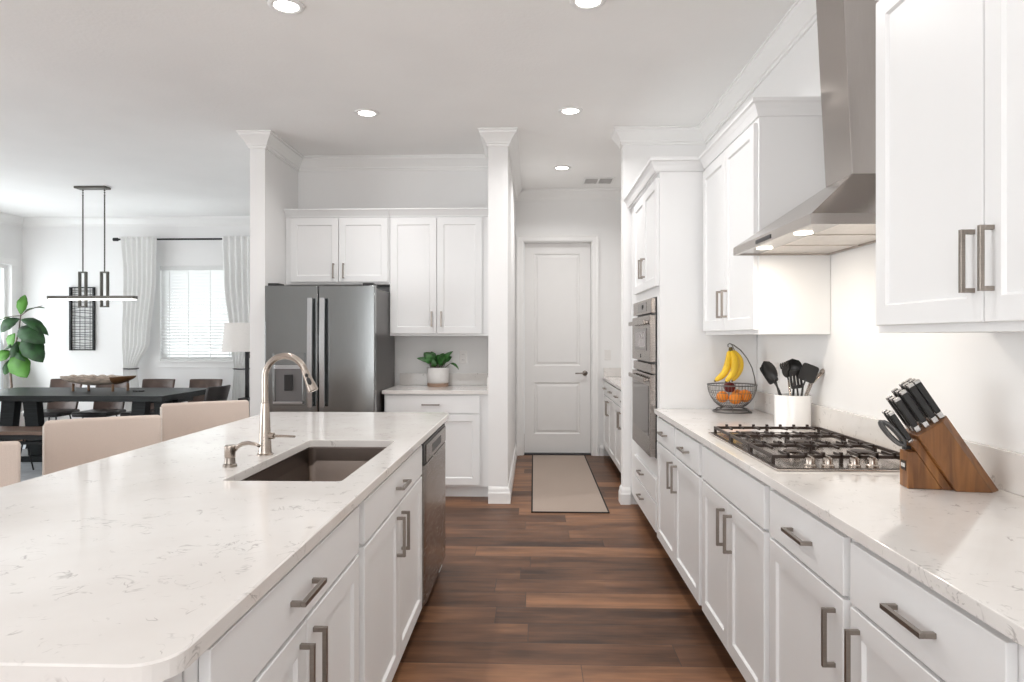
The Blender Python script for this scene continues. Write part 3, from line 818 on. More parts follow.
# worktop with sink opening
SX0, SX1, SY0, SY1 = -0.982, -0.603, 2.115, 2.967
def rounded(x0, x1, y0, y1, r, n=6, r4=None):
    pts = []
    for (cx_, cy_, a0) in ((x1 - r, y0 + r, -PI / 2), (x1 - r, y1 - r, 0), (x0 + r, y1 - r, PI / 2), (x0 + r, y0 + r, PI)):
        for k in range(n + 1):
            a = a0 + PI / 2 * k / n
            pts.append((cx_ + r * math.cos(a), cy_ + r * math.sin(a)))
    return pts
t = thing('island_worktop', 'large white quartz island worktop with a sink cut out', 'countertop', (-1.05, 2.5, TOPZ))
bm = B()
out = rounded(-1.60, -0.503, 0.920, 4.075, 0.06, 8)
inn = rounded(SX0, SX1, SY0, SY1, 0.018, 4)
layers = []
for z, e in ((TOPZ, 0.0), (0.911, 0.0), (0.914, 0.003)):
    lo = [bm.verts.new((p[0] + (0), p[1], z)) for p in (rounded(-1.60 + e, -0.503 - e, 0.920 + e, 4.075 - e, 0.06, 8))]
    li = [bm.verts.new((p[0], p[1], z)) for p in (rounded(SX0 - e * 0.5, SX1 + e * 0.5, SY0 - e * 0.5, SY1 + e * 0.5, 0.018, 4))]
    layers.append((lo, li))
for i in range(2):
    for w in (0, 1):
        a, b_ = layers[i][w], layers[i + 1][w]
        n = len(a)
        for k in range(n): bm.faces.new((a[k], a[(k + 1) % n], b_[(k + 1) % n], b_[k]))
for lo, li in (layers[0], layers[2]):
    ed = []
    for loop in (lo, li):
        for k in range(len(loop)):
            e = bm.edges.get((loop[k], loop[(k + 1) % len(loop)])) or bm.edges.new((loop[k], loop[(k + 1) % len(loop)]))
            ed.append(e)
    bmesh.ops.triangle_fill(bm, edges=ed, use_beauty=True)
obj('slab', bm, M_QUARTZ, t)

def base_cab_open(name, label, F, a0, a1, depth, fronts, hole=None):
    return base_cabinet(name, label, F, a0, a1, depth, fronts)
base_cabinet('island_cabinet', 'white island cabinet with one wide drawer nearest the camera', FI, 1.03, 2.028, 0.62, [
    ('drawer', 1.07, 1.995, 0.735, 0.868, (1.50, 0.80, False)),
    ('door', 1.07, 1.530, DZ0, 0.724, (1.487, 0.615, True)), ('door', 1.534, 1.995, DZ0, 0.724, (1.577, 0.615, True))])
# sink cabinet: open-topped box so that the bowl hangs inside it
c = FI.p(2.59, -0.31, 0)
t = thing('island_cabinet', 'white island sink cabinet with two doors beside the dishwasher', 'cabinet', (c.x, c.y, 0))
bm = B(); FI.box(bm, 2.03, 3.148, -0.045, 0, 0.10, 0.883); FI.box(bm, 2.03, 3.148, -0.62, -0.60, 0.10, 0.883); FI.box(bm, 2.03, 2.05, -0.60, -0.045, 0.10, 0.883); FI.box(bm, 3.128, 3.148, -0.60, -0.045, 0.10, 0.883); FI.box(bm, 2.05, 3.128, -0.60, -0.045, 0.10, 0.12)
obj('body', bm, M_CAB, t)
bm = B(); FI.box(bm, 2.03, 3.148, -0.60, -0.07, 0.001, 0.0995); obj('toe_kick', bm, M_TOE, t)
bm = B(); slabfront(bm, FI, 2.058, 3.125, 0.735, 0.868); o = obj('drawer', bm, M_CAB, t, 0.002); pull(o, FI, 2.60, 0.80, False)
for a0, a1, ha in ((2.058, 2.590, 2.548), (2.594, 3.125, 2.636)):
    bm = B(); shaker(bm, FI, a0, a1, DZ0, 0.724); o = obj('door', bm, M_CAB, t); pull(o, FI, ha, 0.615, True)

# dishwasher
t = thing('dishwasher', 'stainless dishwasher with dark control strip at the far end of the island', 'dishwasher', (-0.83, 3.54, 0))
bm = B(); FI.box(bm, 3.155, 3.93, -0.58, -0.003, 0.10, 0.878); obj('tub', bm, M_BLACK, t)
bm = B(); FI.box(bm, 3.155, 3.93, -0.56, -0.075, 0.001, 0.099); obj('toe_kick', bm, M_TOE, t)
bm = B()
prism(bm, [(IX - 0.002, 3.158), (IX + 0.024, 3.158), (IX + 0.030, 3.20), (IX + 0.030, 3.88), (IX + 0.022, 3.922), (IX - 0.002, 3.922)], 'z', 0.115, 0.765)
obj('door', bm, M_STEEL, t, 0.003)
bm = B()
FI.box(bm, 3.158, 3.922, -0.002, 0.022, 0.768, 0.866)
o = obj('control_strip', bm, M_BLACK, t, 0.003)
bm = B(); FI.box(bm, 3.215, 3.90, 0.0222, 0.029, 0.772, 0.855); obj('fascia', bm, M_STEEL, o, 0.002)
bm = B(); FI.box(bm, 3.40, 3.70, 0.0292, 0.0305, 0.792, 0.832); obj('pocket_handle', bm, M_BLACK, o)

# island end and back panels
bm = B(); box(bm, -1.17, IX - 0.012, 3.94, 4.045, 0.001, 0.883)
recenter(tag(obj('end_panel', bm, M_CAB, None, 0.002), 'white panel closing the far end of the island past the dishwasher', 'panel'))
bm = B(); box(bm, -1.19, -1.172, 0.96, 4.045, 0.001, 0.883)
recenter(tag(obj('back_panel', bm, M_CAB, None, 0.002), 'white panel along the seating side of the island', 'panel'))
t = thing('end_panel', 'white panel and post at the near end of the island', 'panel', (-0.85, 0.99, 0))
bm = B(); box(bm, -1.17, -0.60, 0.972, 1.026, 0.001, 0.883); obj('panel', bm, M_CAB, t, 0.002)
bm = B(); box(bm, -0.596, -0.532, 0.962, 1.018, 0.001, 0.883); obj('post', bm, M_CAB, t, 0.003)
bm = B(); box(bm, -1.17, -0.532, 0.958, 0.9615, 0.001, 0.11); obj('baseboard', bm, M_TRIM, t, 0.001)

# sink
t = thing('sink', 'single bowl stainless undermount sink in the island', 'sink', (-0.79, 2.54, 0.66))
bm = B()
zt, zb = 0.8825, 0.675
o_ = 0.008
lt = rounded(SX0 - o_, SX1 + o_, SY0 - o_, SY1 + o_, 0.022, 5); lb = rounded(SX0 + 0.004, SX1 - 0.004, SY0 + 0.004, SY1 - 0.004, 0.03, 5)
lf = rounded(SX0 + 0.03, SX1 - 0.03, SY0 + 0.03, SY1 - 0.03, 0.03, 5)
lto = rounded(SX0 - 0.022, SX1 + 0.022, SY0 - 0.022, SY1 + 0.022, 0.03, 5); lbo = rounded(SX0 - 0.004, SX1 + 0.004, SY0 - 0.004, SY1 + 0.004, 0.03, 5)
R = [[bm.verts.new((p[0], p[1], z)) for p in l] for l, z in ((lf, zb), (lb, zb + 0.025), (lt, zt), (lto, zt), (lto, zt - 0.002), (lbo, zt - 0.006), (lbo, zb - 0.004))]
n = len(R[0])
for i in range(len(R) - 1):
    for k in range(n): bm.faces.new((R[i][k], R[i][(k + 1) % n], R[i + 1][(k + 1) % n], R[i + 1][k]))
bm.faces.new(R[0]); bm.faces.new(R[-1])
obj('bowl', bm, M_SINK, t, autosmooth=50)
bm = B(); lathe(bm, [(0.055, 0.0), (0.055, 0.003), (0.04, 0.004), (0.032, 0.001), (0.0005, 0.001)], (-0.86, 2.54, zb + 0.0003), 28); obj('drain', bm, M_STEEL, t, autosmooth=40)

# faucet (spout swung towards the far right), soap dispenser
fx, fy = -1.030, 2.585
t = thing('faucet', 'brushed nickel pull down faucet standing behind the island sink', 'faucet', (fx, fy, 0.914))
bm = B(); lathe(bm, [(0.031, 0.0003), (0.031, 0.004), (0.0255, 0.007), (0.024, 0.02), (0.0195, 0.12), (0.0155, 0.185), (0.0145, 0.198), (0.0125, 0.20)], (fx, fy, 0.914), 28); obj('body', bm, M_SATIN, t, autosmooth=30)
dirx, diry = 0.995, -0.10
arc = []
Rr = 0.082; zc = 0.914 + 0.297
arc.append((fx, fy, 0.914 + 0.2005)); arc.append((fx, fy, zc - 0.03))
endp = None
for k in range(0, 22):
    a = PI - k * math.radians(7.6)
    arc.append((fx + dirx * Rr * (1 + math.cos(a)), fy + diry * Rr * (1 + math.cos(a)), zc + Rr * math.sin(a)))
bm = B(); tube(bm, arc, 0.0122, 18); obj('spout', bm, M_SATIN, t, autosmooth=40)
p1 = Vector(arc[-1]); dv = (Vector(arc[-1]) - Vector(arc[-2])).normalized()
bm = B(); tube(bm, [p1 + dv * 0.001, p1 + dv * 0.010, p1 + dv * 0.04, p1 + dv * 0.085, p1 + dv * 0.088], [0.0125, 0.0135, 0.0155, 0.0205, 0.017], 20)
hd = obj('spray_head', bm, M_SATIN, t, autosmooth=40)
# black buttons on the camera side of the spray head
side = Vector((0.25, -1.0, 0.15)); side = (side - dv * side.dot(dv)).normalized()
for (s, L_, r) in ((0.024, 0.004, 0.0065), (0.048, 0.018, 0.0075)):
    bm = B(); q = p1 + dv * s + side * (0.0125 + (s - 0.024) * 0.10)
    tube(bm, [q - dv * L_ / 2 - dv * r * 0.9, q - dv * L_ / 2, q + dv * L_ / 2, q + dv * L_ / 2 + dv * r * 0.9], [r * 0.4, r, r, r * 0.4], 14); obj('spray_button', bm, M_BLACK, hd, smooth=True)
bm = B()
hz_ = 0.914 + 0.073
tube(bm, [(fx + 0.018, fy - 0.002, hz_), (fx + 0.036, fy - 0.004, hz_)], 0.0125, 18)
tube(bm, [(fx + 0.0365, fy - 0.004, hz_), (fx + 0.065, fy - 0.008, hz_), (fx + 0.122, fy - 0.016, hz_)], [0.0055, 0.005, 0.004], 10)
obj('lever', bm, M_SATIN, t, autosmooth=40)
sx, sy = -1.058, 2.345
t = thing('soap_dispenser', 'small brushed nickel soap dispenser left of the faucet', 'soap dispenser', (sx, sy, 0.914))
bm = B(); lathe(bm, [(0.024, 0.0003), (0.024, 0.008), (0.019, 0.011), (0.0175, 0.03), (0.0175, 0.032)], (sx, sy, 0.914), 24); obj('base_ring', bm, M_NICKEL, t, autosmooth=35)
bm = B(); lathe(bm, [(0.0175, 0.0322), (0.0185, 0.034), (0.0185, 0.072), (0.016, 0.075), (0.0005, 0.0755)], (sx, sy, 0.914), 24); obj('pump_head', bm, M_SATIN, t, autosmooth=35)
bm = B()
tube(bm, [(sx + 0.017, sy, 0.914 + 0.058), (sx + 0.028, sy - 0.003, 0.914 + 0.070), (sx + 0.045, sy - 0.006, 0.914 + 0.080), (sx + 0.07, sy - 0.010, 0.914 + 0.084), (sx + 0.098, sy - 0.014, 0.914 + 0.080), (sx + 0.112, sy - 0.016, 0.914 + 0.074)], [0.0075, 0.0075, 0.0072, 0.0068, 0.006, 0.0055], 12)
obj('nozzle', bm, M_SATIN, t, smooth=True)

# ------------------------------------------------------------------ alcove: refrigerator, cabinets, plant
t = thing('refrigerator', 'stainless french door refrigerator with dispenser in the alcove', 'refrigerator', (-1.74, 5.85, 0))
RX0, RX1, RY = -2.188, -1.288, 5.48
FB = Face('B', RY + 0.07)
bm = B(); box(bm, RX0 + 0.004, RX1 - 0.004, RY + 0.075, 6.30, 0.02, 1.765); obj('case', bm, M_DARKSIDE, t, 0.004)
bm = B(); box(bm, RX0 + 0.03, RX1 - 0.03, RY + 0.10, 6.2, 0.001, 0.0195); obj('feet_plinth', bm, M_BLACK, t)
def fdoor(name, a0, a1, z0, z1):
    bm = B(); n = 8
    pts = []
    for k in range(n + 1):
        a = a0 + (a1 - a0) * k / n
        pts.append((a, RY + 0.003 * (2 * k / n - 1) ** 2))
    pts += [(a1, RY + 0.07), (a0, RY + 0.07)]
    prism(bm, pts, 'z', z0, z1)
    return obj(name, bm, M_FRIDGE, t, 0.006, autosmooth=30)
ld = fdoor('door', RX0, -1.752, 0.722, 1.783); rd = fdoor('door', -1.746, RX1, 0.722, 1.783)
fd = fdoor('freezer_drawer', RX0, RX1, 0.06, 0.714)
for a, par in ((-1.800, ld), (-1.700, rd)):
    bm = B()
    pts = []
    for k in range(13):
        u = k / 12.0; z = 0.80 + 0.88 * u
        pts.append((a, RY - 0.045 - 0.012 * math.sin(PI * u), z))
    tube(bm, [(a, RY + 0.006, 0.83)] + [(a, RY - 0.03, 0.83)], 0.011, 10); tube(bm, [(a, RY + 0.006, 1.65), (a, RY - 0.03, 1.65)], 0.011, 10)
    for k in range(12):
        (xa, ya, za), (xb_, yb_, zb_) = pts[k], pts[k + 1]
        quadbox(bm, [(a - 0.019, ya - 0.008, za), (a + 0.019, ya - 0.008, za), (a + 0.019, ya + 0.008, za), (a - 0.019, ya + 0.008, za),
                     (a - 0.019, yb_ - 0.008, zb_), (a + 0.019, yb_ - 0.008, zb_), (a + 0.019, yb_ + 0.008, zb_), (a - 0.019, yb_ + 0.008, zb_)])
    bmesh.ops.remove_doubles(bm, verts=bm.verts, dist=1e-6)
    obj('handle', bm, M_FHANDLE, par, autosmooth=40)
bm = B(); tube(bm, [(RX0 + 0.08, RY - 0.05, 0.62), (RX1 - 0.08, RY - 0.05, 0.62)], 0.015, 12)
for a in (RX0 + 0.12, RX1 - 0.12): tube(bm, [(a, RY + 0.006, 0.62), (a, RY - 0.045, 0.62)], 0.010, 10)
obj('handle', bm, M_FHANDLE, fd, autosmooth=40)
# dispenser
bm = B()
dx0, dx1, dz0, dz1 = -2.115, -1.855, 0.81, 1.235
for (a, b_, c, d) in ((dx0, dx1, 1.14, dz1), (dx0, dx1, dz0, 0.845), (dx0, dx0 + 0.02, 0.845, 1.14), (dx1 - 0.02, dx1, 0.845, 1.14)):
    box(bm, a, b_, RY - 0.010, RY + 0.012, c, d)
o = obj('dispenser', bm, M_FRIDGE, ld, 0.002)
bm = B(); box(bm, dx0 + 0.02, dx1 - 0.02, RY - 0.001, RY + 0.012, 0.845, 1.14); obj('dispenser_recess', bm, mat('dispenser_recess', (0.17, 0.165, 0.165), 0.35, 0.8), o)
bm = B(); box(bm, dx0 + 0.01, dx1 - 0.01, RY - 0.035, RY - 0.0102, 0.825, 0.845); box(bm, dx0 + 0.01, dx1 - 0.01, RY - 0.014, RY - 0.0102, 1.105, 1.14); obj('drip_tray', bm, M_FHANDLE, o, 0.002)
bm = B(); box(bm, -2.02, -1.955, RY - 0.022, RY - 0.0015, 0.93, 1.06); obj('paddle', bm, M_BLACK, o, 0.003)
bm = B(); lathe(bm, [(0.017, 0), (0.017, 0.002)], (-1.36, RY + 0.006, 1.695), 24, M=R90); obj('badge', bm, M_FHANDLE, rd)
bm = B()
for a in (RX0 + 0.06, RX1 - 0.06): box(bm, a - 0.045, a + 0.045, RY + 0.03, RY + 0.16, 1.7835, 1.805)
obj('hinge_cover', bm, M_BLACK, t, 0.004)

FBU = Face('B', 6.075)
def back_upper(label, a0, a1, z0, doors, hz):
    t = thing('wall_cabinet', label, 'cabinet', ((a0 + a1) / 2, 6.23, z0))
    bm = B(); FBU.box(bm, a0, a1, -0.32, 0, z0, 2.438); obj('body', bm, M_CAB, t, 0.001)
    for d0, d1, ha in doors:
        bm = B(); shaker(bm, FBU, d0, d1, z0 + 0.022, 2.425); o = obj('door', bm, M_CAB, t); pull(o, FBU, ha, hz, True, 0.135)
    bm = B(); sweep(bm, [(a0, 6.075), (a1, 6.075)], [(0, 2.4385), (0.010, 2.4385), (0.014, 2.450), (0.046, 2.490), (0.056, 2.497), (0.056, 2.508), (0, 2.508)], 1); obj('crown', bm, M_CAB, t)
    return t
back_upper('white two door wall cabinet above the refrigerator', -2.230, -1.291, 1.835, [(-2.184, -1.750, -1.79), (-1.744, -1.305, -1.70)], 1.955)
back_upper('white two door wall cabinet above the potted plant', -1.289, -0.377, 1.374, [(-1.279, -0.868, -0.91), (-0.862, -0.462, -0.825)], 1.525)

FBB = Face('B', 5.755)
base_cabinet('base_cabinet', 'white base cabinet in the alcove right of the refrigerator', FBB, -1.268, -0.377, 0.62, [
    ('drawer', -1.255, -0.456, 0.722, 0.868, (-0.87, 0.795, False)),
    ('door', -1.255, -0.860, 0.118, 0.712, (-0.90, 0.60, True)), ('door', -0.856, -0.456, 0.118, 0.712, (-0.815, 0.60, True))], toe=M_CAB)
t = thing('worktop', 'short white quartz worktop in the alcove under the potted plant', 'countertop', (-0.83, 6.05, TOPZ))
bm = B(); box(bm, -1.284, -0.376, 5.722, 6.399, TOPZ, 0.914); obj('slab', bm, M_QUARTZ, t, 0.002)
bm = B(); box(bm, -1.262, -0.397, 6.379, 6.399, 0.9145, 1.025); box(bm, -0.396, -0.376, 5.73, 6.399, 0.9145, 1.025); obj('upstand', bm, M_QUARTZ, t, 0.002)

def outlet(name, label, cat, F, a, z, kind):
    t = thing(name, label, cat, F.p(a, 0, z))
    bm = B(); F.box(bm, a - 0.036, a + 0.036, 0.0005, 0.006, z - 0.058, z + 0.058); obj('cover_plate', bm, M_OUT, t, 0.002)
    if kind == 'outlet':
        for s in (-1, 1):
            bm = B(); F.box(bm, a - 0.017, a + 0.017, 0.0062, 0.0075, z + s * 0.026 - 0.014, z + s * 0.026 + 0.014); o = obj('socket', bm, M_OUT, t, 0.001)
            bm = B(); F.box(bm, a - 0.009, a - 0.0065, 0.0076, 0.0080, z + s * 0.026 - 0.004, z + s * 0.026 + 0.006); F.box(bm, a + 0.0065, a + 0.009, 0.0076, 0.0080, z + s * 0.026 - 0.004, z + s * 0.026 + 0.006); obj('slots', bm, M_BLACK, o)
    else:
        bm = B(); F.box(bm, a - 0.017, a + 0.017, 0.0062, 0.010, z - 0.033, z + 0.033); obj('rocker', bm, M_OUT, t, 0.002)
outlet('wall_outlet', 'white outlet above the alcove worktop behind the plant', 'outlet', Face('B', 6.40), -0.665, 1.175, 'outlet')
outlet('light_switch', 'white light switch on the wall right of the hall door', 'switch', Face('B', 7.88), 0.846, 1.16, 'switch')
outlet('wall_outlet', 'white outlet on the right wall behind the utensil crock', 'outlet', Face('R', XR), 3.66, 1.16, 'outlet')
outlet('wall_outlet', 'white outlet on the right wall left of the utensils, nearer the oven tower', 'outlet', Face('R', XR), 3.98, 1.16, 'outlet')

# leaves
def leaf(bm, base, tip, width, normal=(0, -1, 0.3), curl=0.15, n=7, fold=0.12, mi=0, shape=0.55):
    base = Vector(base); tip = Vector(tip)
    ax = tip - base; Ln = ax.length; ax.normalize()
    nr = Vector(normal); nr = (nr - ax * nr.dot(ax)).normalized()
    sd = ax.cross(nr)
    top = []; th = 0.0012
    rows = []
    for i in range(n + 1):
        u = i / n
        w = width * 0.5 * (math.sin(PI * u ** (shape * 1.25)) ** 0.75 * (1 + 0.05 * math.sin(23 * u)) if 0 < u < 1 else 0.02)
        c = base + ax * Ln * u + nr * (-curl * Ln * (2 * u - 0.7) ** 2 + curl * Ln * 0.49)
        rows.append([c - sd * w + nr * fold * w, c, c + sd * w + nr * fold * w])
    up = [[bm.verts.new(p + nr * th) for p in r] for r in rows]
    dn = [[bm.verts.new(p - nr * th) for p in r] for r in rows]
    for i in range(n):
        for k in range(2):
            bm.faces.new((up[i][k], up[i][k + 1], up[i + 1][k + 1], up[i + 1][k])).material_index = mi
            bm.faces.new((dn[i][k], dn[i][k + 1], dn[i + 1][k + 1], dn[i + 1][k])).material_index = mi
        for k in (0, 2):
            bm.faces.new((up[i][k], up[i + 1][k], dn[i + 1][k], dn[i][k])).material_index = mi
    for i in (0, n):
        for k in range(2): bm.faces.new((up[i][k], up[i][k + 1], dn[i][k + 1], dn[i][k])).material_index = mi

px, py = -0.880, 6.235
t = thing('potted_plant', 'leafy green plant in a white pot on a wooden saucer on the alcove worktop', 'plant', (px, py, 0.914))
bm = B(); lathe(bm, [(0.0005, 0.0005), (0.094, 0.0005), (0.097, 0.006), (0.097, 0.030), (0.0005, 0.030)], (px, py, 0.914), 36); obj('saucer', bm, M_POTW2, t, autosmooth=35)
bm = B(); lathe(bm, [(0.0005, 0.0305), (0.088, 0.0305), (0.096, 0.040), (0.101, 0.11), (0.101, 0.172), (0.094, 0.172), (0.092, 0.155), (0.0005, 0.155)], (px, py, 0.914), 36); obj('pot', bm, M_POTW, t, autosmooth=40)
bm = B(); lathe(bm, [(0.0005, 0.1555), (0.090, 0.1555), (0.088, 0.162), (0.0005, 0.163)], (px, py, 0.914), 24); obj('soil', bm, M_SOIL, t)
bm = B(); bs = B()
rnd = random.Random(3)
for k in range(30):
    a = rnd.uniform(0, 2 * PI); r = rnd.uniform(0.01, 0.075); h = rnd.uniform(0.03, 0.16)
    if k < 10: a = PI + rnd.uniform(-0.9, 0.9); h = rnd.uniform(0.06, 0.17)
    b0 = Vector((px + r * math.cos(a), py + r * math.sin(a) * 0.8, 0.914 + 0.162))
    b1 = b0 + Vector((0.35 * r * math.cos(a), 0.25 * r * math.sin(a), h * 0.6))
    tube(bs, [b0, b1], 0.0025, 6)
    L_ = rnd.uniform(0.07, 0.11)
    d = Vector((math.cos(a) * rnd.uniform(0.3, 0.9), math.sin(a) * 0.5, rnd.uniform(0.2, 1.0))).normalized()
    leaf(bm, b1, b1 + d * L_, rnd.uniform(0.045, 0.065), (rnd.uniform(-0.4, 0.4), -1, 0.5), 0.2)
b0 = Vector((px + 0.06, py - 0.03, 1.08)); b1 = Vector((px + 0.12, py - 0.05, 1.125)); tube(bs, [b0, b1], 0.0025, 6)
leaf(bm, b1, (px + 0.205, py - 0.06, 1.085), 0.035, (0, -0.5, 1), 0.2)
obj('foliage', bm, M_LEAFP, t); obj('stems', bs, M_STEM, t)

# ------------------------------------------------------------------ nook by the hall
FN = Face('R', 0.815)
base_cabinet('base_cabinet', 'white base cabinet in the nook beside the hall door', FN, 5.724, 7.87, 0.583, [
    ('drawer', 5.76, 6.27, WZ_0, WZ_1, (6.015, 0.795, False)), ('drawer', 6.285, 6.79, WZ_0, WZ_1, (6.54, 0.795, False)), ('drawer', 6.805, 7.31, WZ_0, WZ_1, (7.06, 0.795, False)), ('drawer', 7.325, 7.84, WZ_0, WZ_1, (7.58, 0.795, False)),
    ('door', 5.76, 6.27, DZ0, DZ1, (6.23, 0.60, True)), ('door', 6.285, 6.79, DZ0, DZ1, (6.325, 0.60, True)), ('door', 6.805, 7.31, DZ0, DZ1, (7.27, 0.60, True)), ('door', 7.325, 7.84, DZ0, DZ1, (7.365, 0.60, True))])
t = thing('worktop', 'white quartz worktop in the nook beside the hall door', 'countertop', (1.09, 6.8, TOPZ))
bm = B(); box(bm, 0.788, XR - 0.001, 5.722, 7.879, TOPZ, 0.914); obj('slab', bm, M_QUARTZ, t, 0.002)
bm = B(); box(bm, 0.800, XR - 0.001, 7.859, 7.879, 0.9145, 1.012); box(bm, XR - 0.021, XR - 0.001, 5.722, 7.858, 0.9145, 1.012); obj('upstand', bm, M_QUARTZ, t, 0.002)

t = thing('runner_rug', 'beige woven runner rug with dark edge before the hall door', 'rug', (0.28, 6.6, 0))
x0, x1, y0, y1 = -0.022, 0.585, 5.305, 7.86
bm = B(); box(bm, x0 + 0.012, x1 - 0.012, y0 + 0.012, y1 - 0.012, 0.0005, 0.008); obj('weave', bm, M_RUNNER, t)
bm = B()
for (a, b_, c, d) in ((x0, x1, y0, y0 + 0.012), (x0, x1, y1 - 0.012, y1), (x0, x0 + 0.012, y0 + 0.012, y1 - 0.012), (x1 - 0.012, x1, y0 + 0.012, y1 - 0.012)): box(bm, a, b_, c, d, 0.0005, 0.009)
obj('binding', bm, M_RUNEDGE, t)

# ------------------------------------------------------------------ things on the right worktop
# wire fruit bowl with banana hook
bx_, by_ = 1.192, 4.155
t = thing('fruit_bowl', 'dark wire fruit bowl with a banana hook beside the oven tower', 'bowl', (bx_, by_, 0.914))
bm = B(); rw = 0.0022
def ring(bm, r, z, rad, n=40): tube(bm, [(bx_ + r * math.cos(2 * PI * k / n), by_ + r * math.sin(2 * PI * k / n), z) for k in range(n)], rad, 8, closed=True)
def bowlprof(u): return (0.060 + 0.083 * math.sin(u * PI / 2) ** 1.15, 0.914 + 0.030 + 0.134 * (1 - math.cos(u * PI / 2)) ** 0.85)
for u in (0.0, 0.25, 0.5, 0.75): r, z = bowlprof(u); ring(bm, r, z, 0.0013)
for k in range(44):
    a = 2 * PI * k / 44
    tube(bm, [(bx_ + bowlprof(u)[0] * math.cos(a), by_ + bowlprof(u)[0] * math.sin(a), bowlprof(u)[1]) for u in (0, 0.2, 0.4, 0.6, 0.8, 1.0)], 0.0011, 5)
for k in range(-4, 5):
    x = 0.0135 * k; h = math.sqrt(0.06 ** 2 - x ** 2)
    tube(bm, [(bx_ + x, by_ - h, 0.944), (bx_ + x, by_ + h, 0.944)], 0.0011, 5)
obj('basket', bm, M_WIRE, t, smooth=True)
bm = B(); ring(bm, 0.143, 0.914 + 0.164, 0.0035); obj('rim', bm, M_WIRE, t, smooth=True)
bm = B(); ring(bm, 0.112, 0.914 + 0.0045, 0.004); ring(bm, 0.092, 0.914 + 0.019, 0.003)
for k in range(6):
    a = 2 * PI * k / 6 + 0.3; tube(bm, [(bx_ + 0.112 * math.cos(a), by_ + 0.112 * math.sin(a), 0.9185), (bx_ + 0.092 * math.cos(a), by_ + 0.092 * math.sin(a), 0.933), (bx_ + 0.060 * math.cos(a), by_ + 0.060 * math.sin(a), 0.943)], 0.0025, 6)
obj('foot', bm, M_WIRE, t, smooth=True)
hk = [(bx_ + 0.143, by_ + 0.01, 0.914 + 0.164)]
for u, z in ((0.138, 1.12), (0.122, 1.18), (0.094, 1.235), (0.055, 1.285), (0.015, 1.315), (-0.012, 1.326), (-0.022, 1.318), (-0.020, 1.304)): hk.append((bx_ + u, by_ + 0.01, z))
bm = B(); tube(bm, hk, 0.0032, 10); tube(bm, [(bx_ + 0.0, by_ + 0.01, 1.322), (bx_ + 0.012, by_ + 0.01, 1.296), (bx_ + 0.022, by_ + 0.01, 1.277)], 0.0025, 8); obj('banana_hook', bm, M_WIRE, t, smooth=True)

t = thing('banana_bunch', 'bunch of yellow bananas hanging from the wire hook', 'bananas', (bx_ - 0.01, by_ - 0.01, 1.29))
def banana(pts, r):
    bm = B(); n = 15
    P = [Vector(p) for p in pts]; sm = []
    for i in range(n + 1):
        u = i / n * (len(P) - 1); k = min(int(u), len(P) - 2); f = u - k
        p0 = P[max(k - 1, 0)]; p1_ = P[k]; p2_ = P[k + 1]; p3_ = P[min(k + 2, len(P) - 1)]
        sm.append(0.5 * ((2 * p1_) + (-p0 + p2_) * f + (2 * p0 - 5 * p1_ + 4 * p2_ - p3_) * f * f + (-p0 + 3 * p1_ - 3 * p2_ + p3_) * f ** 3))
    rad = [r * min(1.0, 0.38 + 0.62 * math.sin(PI * (i / n) ** 0.85) ** 0.6) if 0 < i < n else r * 0.3 for i in range(n + 1)]
    tube(bm, sm, rad, 8)
    o = obj('banana', bm, M_BANANA, t, autosmooth=50)
    bm = B(); e = sm[-1]; d = (sm[-1] - sm[-2]).normalized(); tube(bm, [e - d * 0.002, e + d * 0.008], [r * 0.32, r * 0.2], 8); obj('banana_tip', bm, M_BANTIP, o)
cx_, cy_, cz_ = bx_ - 0.012, by_ - 0.012, 1.282
banana([(cx_ - 0.006, cy_, cz_), (cx_ - 0.016, cy_ - 0.02, cz_ - 0.06), (cx_ - 0.045, cy_ - 0.034, cz_ - 0.13), (cx_ - 0.100, cy_ - 0.036, cz_ - 0.178)], 0.0225)
banana([(cx_ + 0.004, cy_ - 0.002, cz_), (cx_ + 0.014, cy_ - 0.036, cz_ - 0.055), (cx_ + 0.002, cy_ - 0.058, cz_ - 0.12), (cx_ - 0.045, cy_ - 0.066, cz_ - 0.180)], 0.0225)
banana([(cx_ + 0.010, cy_ + 0.006, cz_), (cx_ + 0.048, cy_ - 0.006, cz_ - 0.05), (cx_ + 0.048, cy_ - 0.012, cz_ - 0.115), (cx_ + 0.008, cy_ - 0.014, cz_ - 0.178)], 0.0225)
bm = B(); tube(bm, [(cx_, cy_, cz_ + 0.022), (cx_ + 0.001, cy_ - 0.001, cz_ + 0.004), (cx_ + 0.002, cy_ - 0.004, cz_ - 0.012)], [0.010, 0.013, 0.017], 10); obj('stalk', bm, M_BANTIP, t, smooth=True)
def fruit(name, label, cat, x, y, z, r, m, group=None):
    t = thing(name, label, cat, (x, y, z - r), 0, group)
    bm = B()
    if name == 'orange': sphere(bm, (x, y, z), r, 0.95)
    else:
        lathe(bm, [(0.0005, -r * 0.78), (r * 0.35, -r * 0.86), (r * 0.7, -r * 0.65), (r * 0.97, -r * 0.05), (r * 0.93, r * 0.35), (r * 0.62, r * 0.75), (r * 0.28, r * 0.80), (0.0005, r * 0.62)], (x, y, z), 24)
    obj('flesh', bm, m, t, smooth=True)
    bm = B(); tube(bm, [(x, y, z + r * (0.92 if name == 'orange' else 0.6)), (x + 0.002, y, z + r * (0.97 if name == 'orange' else 1.15))], 0.003, 6); obj('stalk', bm, M_BANTIP, t)
fruit('orange', 'orange at the left in the wire fruit bowl', 'orange', bx_ - 0.068, by_ - 0.040, 1.008, 0.036, M_ORANGE)
fruit('orange', 'orange at the front middle in the wire fruit bowl', 'orange', bx_ + 0.002, by_ - 0.062, 1.000, 0.037, M_ORANGE)
